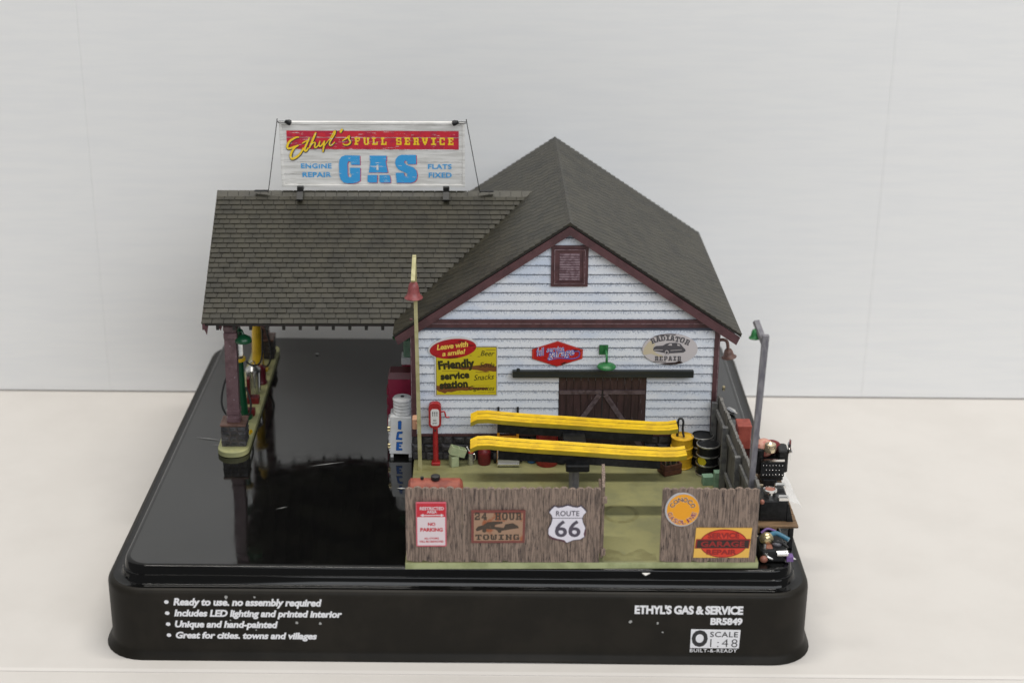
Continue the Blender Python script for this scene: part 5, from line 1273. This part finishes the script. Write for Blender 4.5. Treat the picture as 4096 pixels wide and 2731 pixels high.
part(MB().add([(15.3, 8.72, 5.62), (16.5, 8.72, 5.62), (16.5, 8.9, 6.4), (15.3, 8.9, 6.4), (15.3, 9.1, 5.62), (16.5, 9.1, 5.62), (16.5, 9.1, 6.4), (15.3, 9.1, 6.4)], [(0, 1, 2, 3), (1, 5, 6, 2), (4, 0, 3, 7), (0, 4, 5, 1), (3, 2, 6, 7)]), 'front_plate', 'blackmetal', t)
part(MB().bar((15.3, 8.86, 6.46), (16.5, 8.86, 6.5), .08, .12), 'chrome_bar', 'chrome', t)
rv = piece_mesh(MB().blob((0, 0, 0), .035, .03, .035, 8), 'chrome', 'rivet', 60)
for r_ in range(3):
    for i in range(7 - (2 if r_ == 1 else 0)):
        z = 5.72+r_*.24
        piece(rv, 'rivet', t, (15.42+i*.165+(.16 if r_ == 1 else 0), 8.72+(z-5.62)*.23-.01, z))
part(MB().blob((15.5, 9.6, 6.85), .55, .5, .5, 16), 'intake', 'skin', t, 60)
part(MB().blob((15.95, 9.9, 6.75), .55, .4, .4, 16), 'intake', 'darkred', t, 60)
part(MB().lathe([(.2, 0), (.31, .06), (.33, .2), (.29, .32), (.31, .36), (.28, .46), (.1, .54), (.03, .6)], (15.75, 9.1, 6.85), 24), 'air_cleaner', 'gold', t, 40)
part(MB().lathe([(.08, 0), (.16, .02), (.18, .1), (.05, .12)], (16.72, 9.2, 6.9), 14, (1, 0, 0)), 'fan_hub', 'chrome', t, 40)
for i in range(5):
    a = 2*PI*i/5+.3
    part(MB().obox((16.8, 9.2+.3*math.cos(a), 6.95+.3*math.sin(a)), (.02, .03, .0), Vector((0, math.cos(a), math.sin(a)))*.26, Vector((0.3, -math.sin(a), math.cos(a)))*.1), 'fan_blade', 'chrome', t)
t = thing('engine_block', 'low black engine with a chrome ring and exhaust pipes on the pallet edge', 'engine', (15.6, 5.6, ZQ), 'W')
part(MB().bbox(14.7, 16.15, 5.0, 6.6, ZQ, 6.1, .08), 'block', 'blackmetal', t)
part(MB().add([(16.1, 4.95, ZQ), (16.42, 4.95, ZQ), (16.38, 6.5, ZQ), (16.1, 6.5, ZQ), (16.1, 5.0, 5.95), (16.18, 5.0, 5.9), (16.18, 6.4, 5.9), (16.1, 6.4, 5.95)], [(0, 1, 5, 4), (1, 2, 6, 5), (2, 3, 7, 6), (3, 0, 4, 7), (4, 5, 6, 7)]), 'fender', 'blackmetal', t)
part(MB().lathe([(.24, 0), (.3, .04), (.31, .3), (.35, .34), (.34, .42), (.26, .44), (.24, .36), (.03, .34)], (15.28, 5.6, 6.05), 28), 'chrome_ring', 'chrome', t, 40)
part(MB().lathe([(.25, 0), (.22, .03), (.03, .04)], (15.28, 5.6, 6.43), 24), 'ring_disc', 'copper', t, 40)
for y_, z_ in ((6.2, 6.35), (5.15, 6.2)):
    part(MB().bbox(15.6, 16.15, y_-.15, y_+.15, z_-.12, z_+.12, .06), 'exhaust', 'chrome', t)
part(MB().bar((14.65, 6.1, 6.4), (15.0, 6.1, 6.4), .1, .12), 'exhaust', 'gold', t)
part(MB().blob((14.82, 5.0, 6.05), .12, .1, .14), 'valve_cap', 'copper', t, 60)
t = thing('engine_block', 'black engine with coloured hoses, brass dome and chrome muffler at the tray corner', 'engine', (15.0, 2.3, ZP), 'W')
part(MB().bbox(14.35, 15.6, 1.7, 3.3, ZP, 5.15, .1), 'block', 'blackmetal', t)
part(MB().blob((14.72, 2.5, 5.35), .34, .3, .34, 16), 'dome', 'brass', t, 60)
for dx, dz in ((-.1, .12), (.1, .15), (.16, .05), (-.17, .02)): part(MB().blob((14.72+dx, 2.22, 5.4+dz), .028, .02, .028, 8), 'bolt', 'ink', t)
part(MB().bbox(14.62, 14.95, 1.85, 2.3, 4.95, 5.2, .05), 'cover', 'copper', t)
part(MB().tube([(14.6, 2.1, 5.25), (14.55, 1.8, 5.0), (14.7, 1.6, 4.85), (14.9, 1.6, 4.75)], .08, 8), 'pipe', 'chrome', t, 60)
part(MB().lathe([(.06, 0), (.17, .03), (.18, .55), (.06, .6)], (15.1, 1.75, 4.95), 16, (1, 0, .03)), 'muffler', 'chrome', t, 40)
part(MB().tube([(14.9, 2.6, 5.5), (15.2, 2.8, 5.5), (15.5, 2.7, 5.4), (15.8, 2.5, 5.3)], .12, 8), 'hose', 'teal', t, 60)
part(MB().tube([(14.5, 2.8, 5.5), (14.8, 2.9, 5.68), (15.2, 2.9, 5.55)], .06, 8), 'hose', 'purple', t, 60)
part(MB().tube([(15.0, 2.3, 5.3), (15.25, 2.2, 5.35), (15.5, 2.3, 5.2), (15.7, 2.1, 5.1)], .07, 8), 'hose', 'rubber', t, 60)
part(MB().blob((14.5, 1.62, 4.72), .2, .14, .18), 'cap', 'copper', t, 60)
part(MB().blob((15.2, 2.3, 5.2), .25, .2, .15, jit=.1), 'carburettor', 'greypole', t, 60)
part(MB().obox((15.75, 1.75, 4.75), (.16, 0, 0), (0, .2, 0), (.0, 0, .12)), 'reservoir', 'purple', t)
def sheetp(label, name, cat, pts, mat, th=.02):
    x = sum(p[0] for p in pts)/len(pts); y = sum(p[1] for p in pts)/len(pts); z = min(p[2] for p in pts)
    solo(MB().rings([[p for p in pts], [(p[0], p[1], p[2]+th) for p in pts]], True, True), name, mat, label, cat, (x, y, z), 'W')
sheetp('cream card lying behind the corner engine', 'paper_card', 'card', [(14.3, 4.3, 4.53), (15.55, 4.3, 4.53), (15.75, 3.6, 4.53), (14.3, 3.5, 4.53)], 'paper')
sheetp('white paper scrap sticking out under the corner engine', 'paper_scrap', 'paper', [(15.7, 2.6, 4.53), (15.85, 2.6, 4.53), (16.12, 1.95, 4.53), (15.85, 2.0, 4.53)], 'whitepaper')
sheetp('tiny white paper corner under the front of the concrete pad', 'paper_scrap', 'paper', [(8.6, .55, 4.51), (9.0, .55, 4.51), (8.75, .3, 4.51)], 'whitepaper')
mb = MB(); rs = []
for i in range(9):
    f = i/8
    y = 11.2-3.0*f; w = .25+.55*f
    rs.append([(16.62+w*j/4+.06*math.sin(i*1.3+j), y, 5.0-.9*f*(.3+j/4*.7)+.1*math.sin(i+j*2.1)) for j in range(5)])
solo(mb.rings(rs, close=False), 'plastic_film', 'film', 'wispy clear plastic film hanging beside the studded engine', 'film', (17, 9.5, 3.7), 'W', smooth=60)
t = thing('tool_cabinet', 'brick red cabinet standing outside the side fence', 'cabinet', (15.3, 14.9, 4.5), 'W')
part(MB().bbox(14.85, 15.6, 14.4, 15.4, 4.5, 5.85, .05), 'cabinet_body', 'brickred', t)
part(MB().bbox(14.83, 15.62, 14.38, 15.42, 5.75, 5.9, .03), 'lid', 'brickred', t)
t = thing('spray_bottle', 'tiny silver bottle lying behind the side fence', 'bottle', (15.2, 19.2, 4.5), 'W')
part(MB().lathe([(.02, 0), (.14, .02), (.15, .5), (.06, .62), (.06, .75)], (15.0, 19.5, 4.68), 12, (.5, -.8, 0)), 'bottle_body', 'chrome', t, 40)
solo(MB().bbox(15.08, 15.24, 22.9, 23.1, 4.5, 4.64, .04), 'brass_fitting', 'brass', 'tiny brass fitting on the tray far back along the right wall', 'fitting', (15.15, 23, 4.5), 'W')
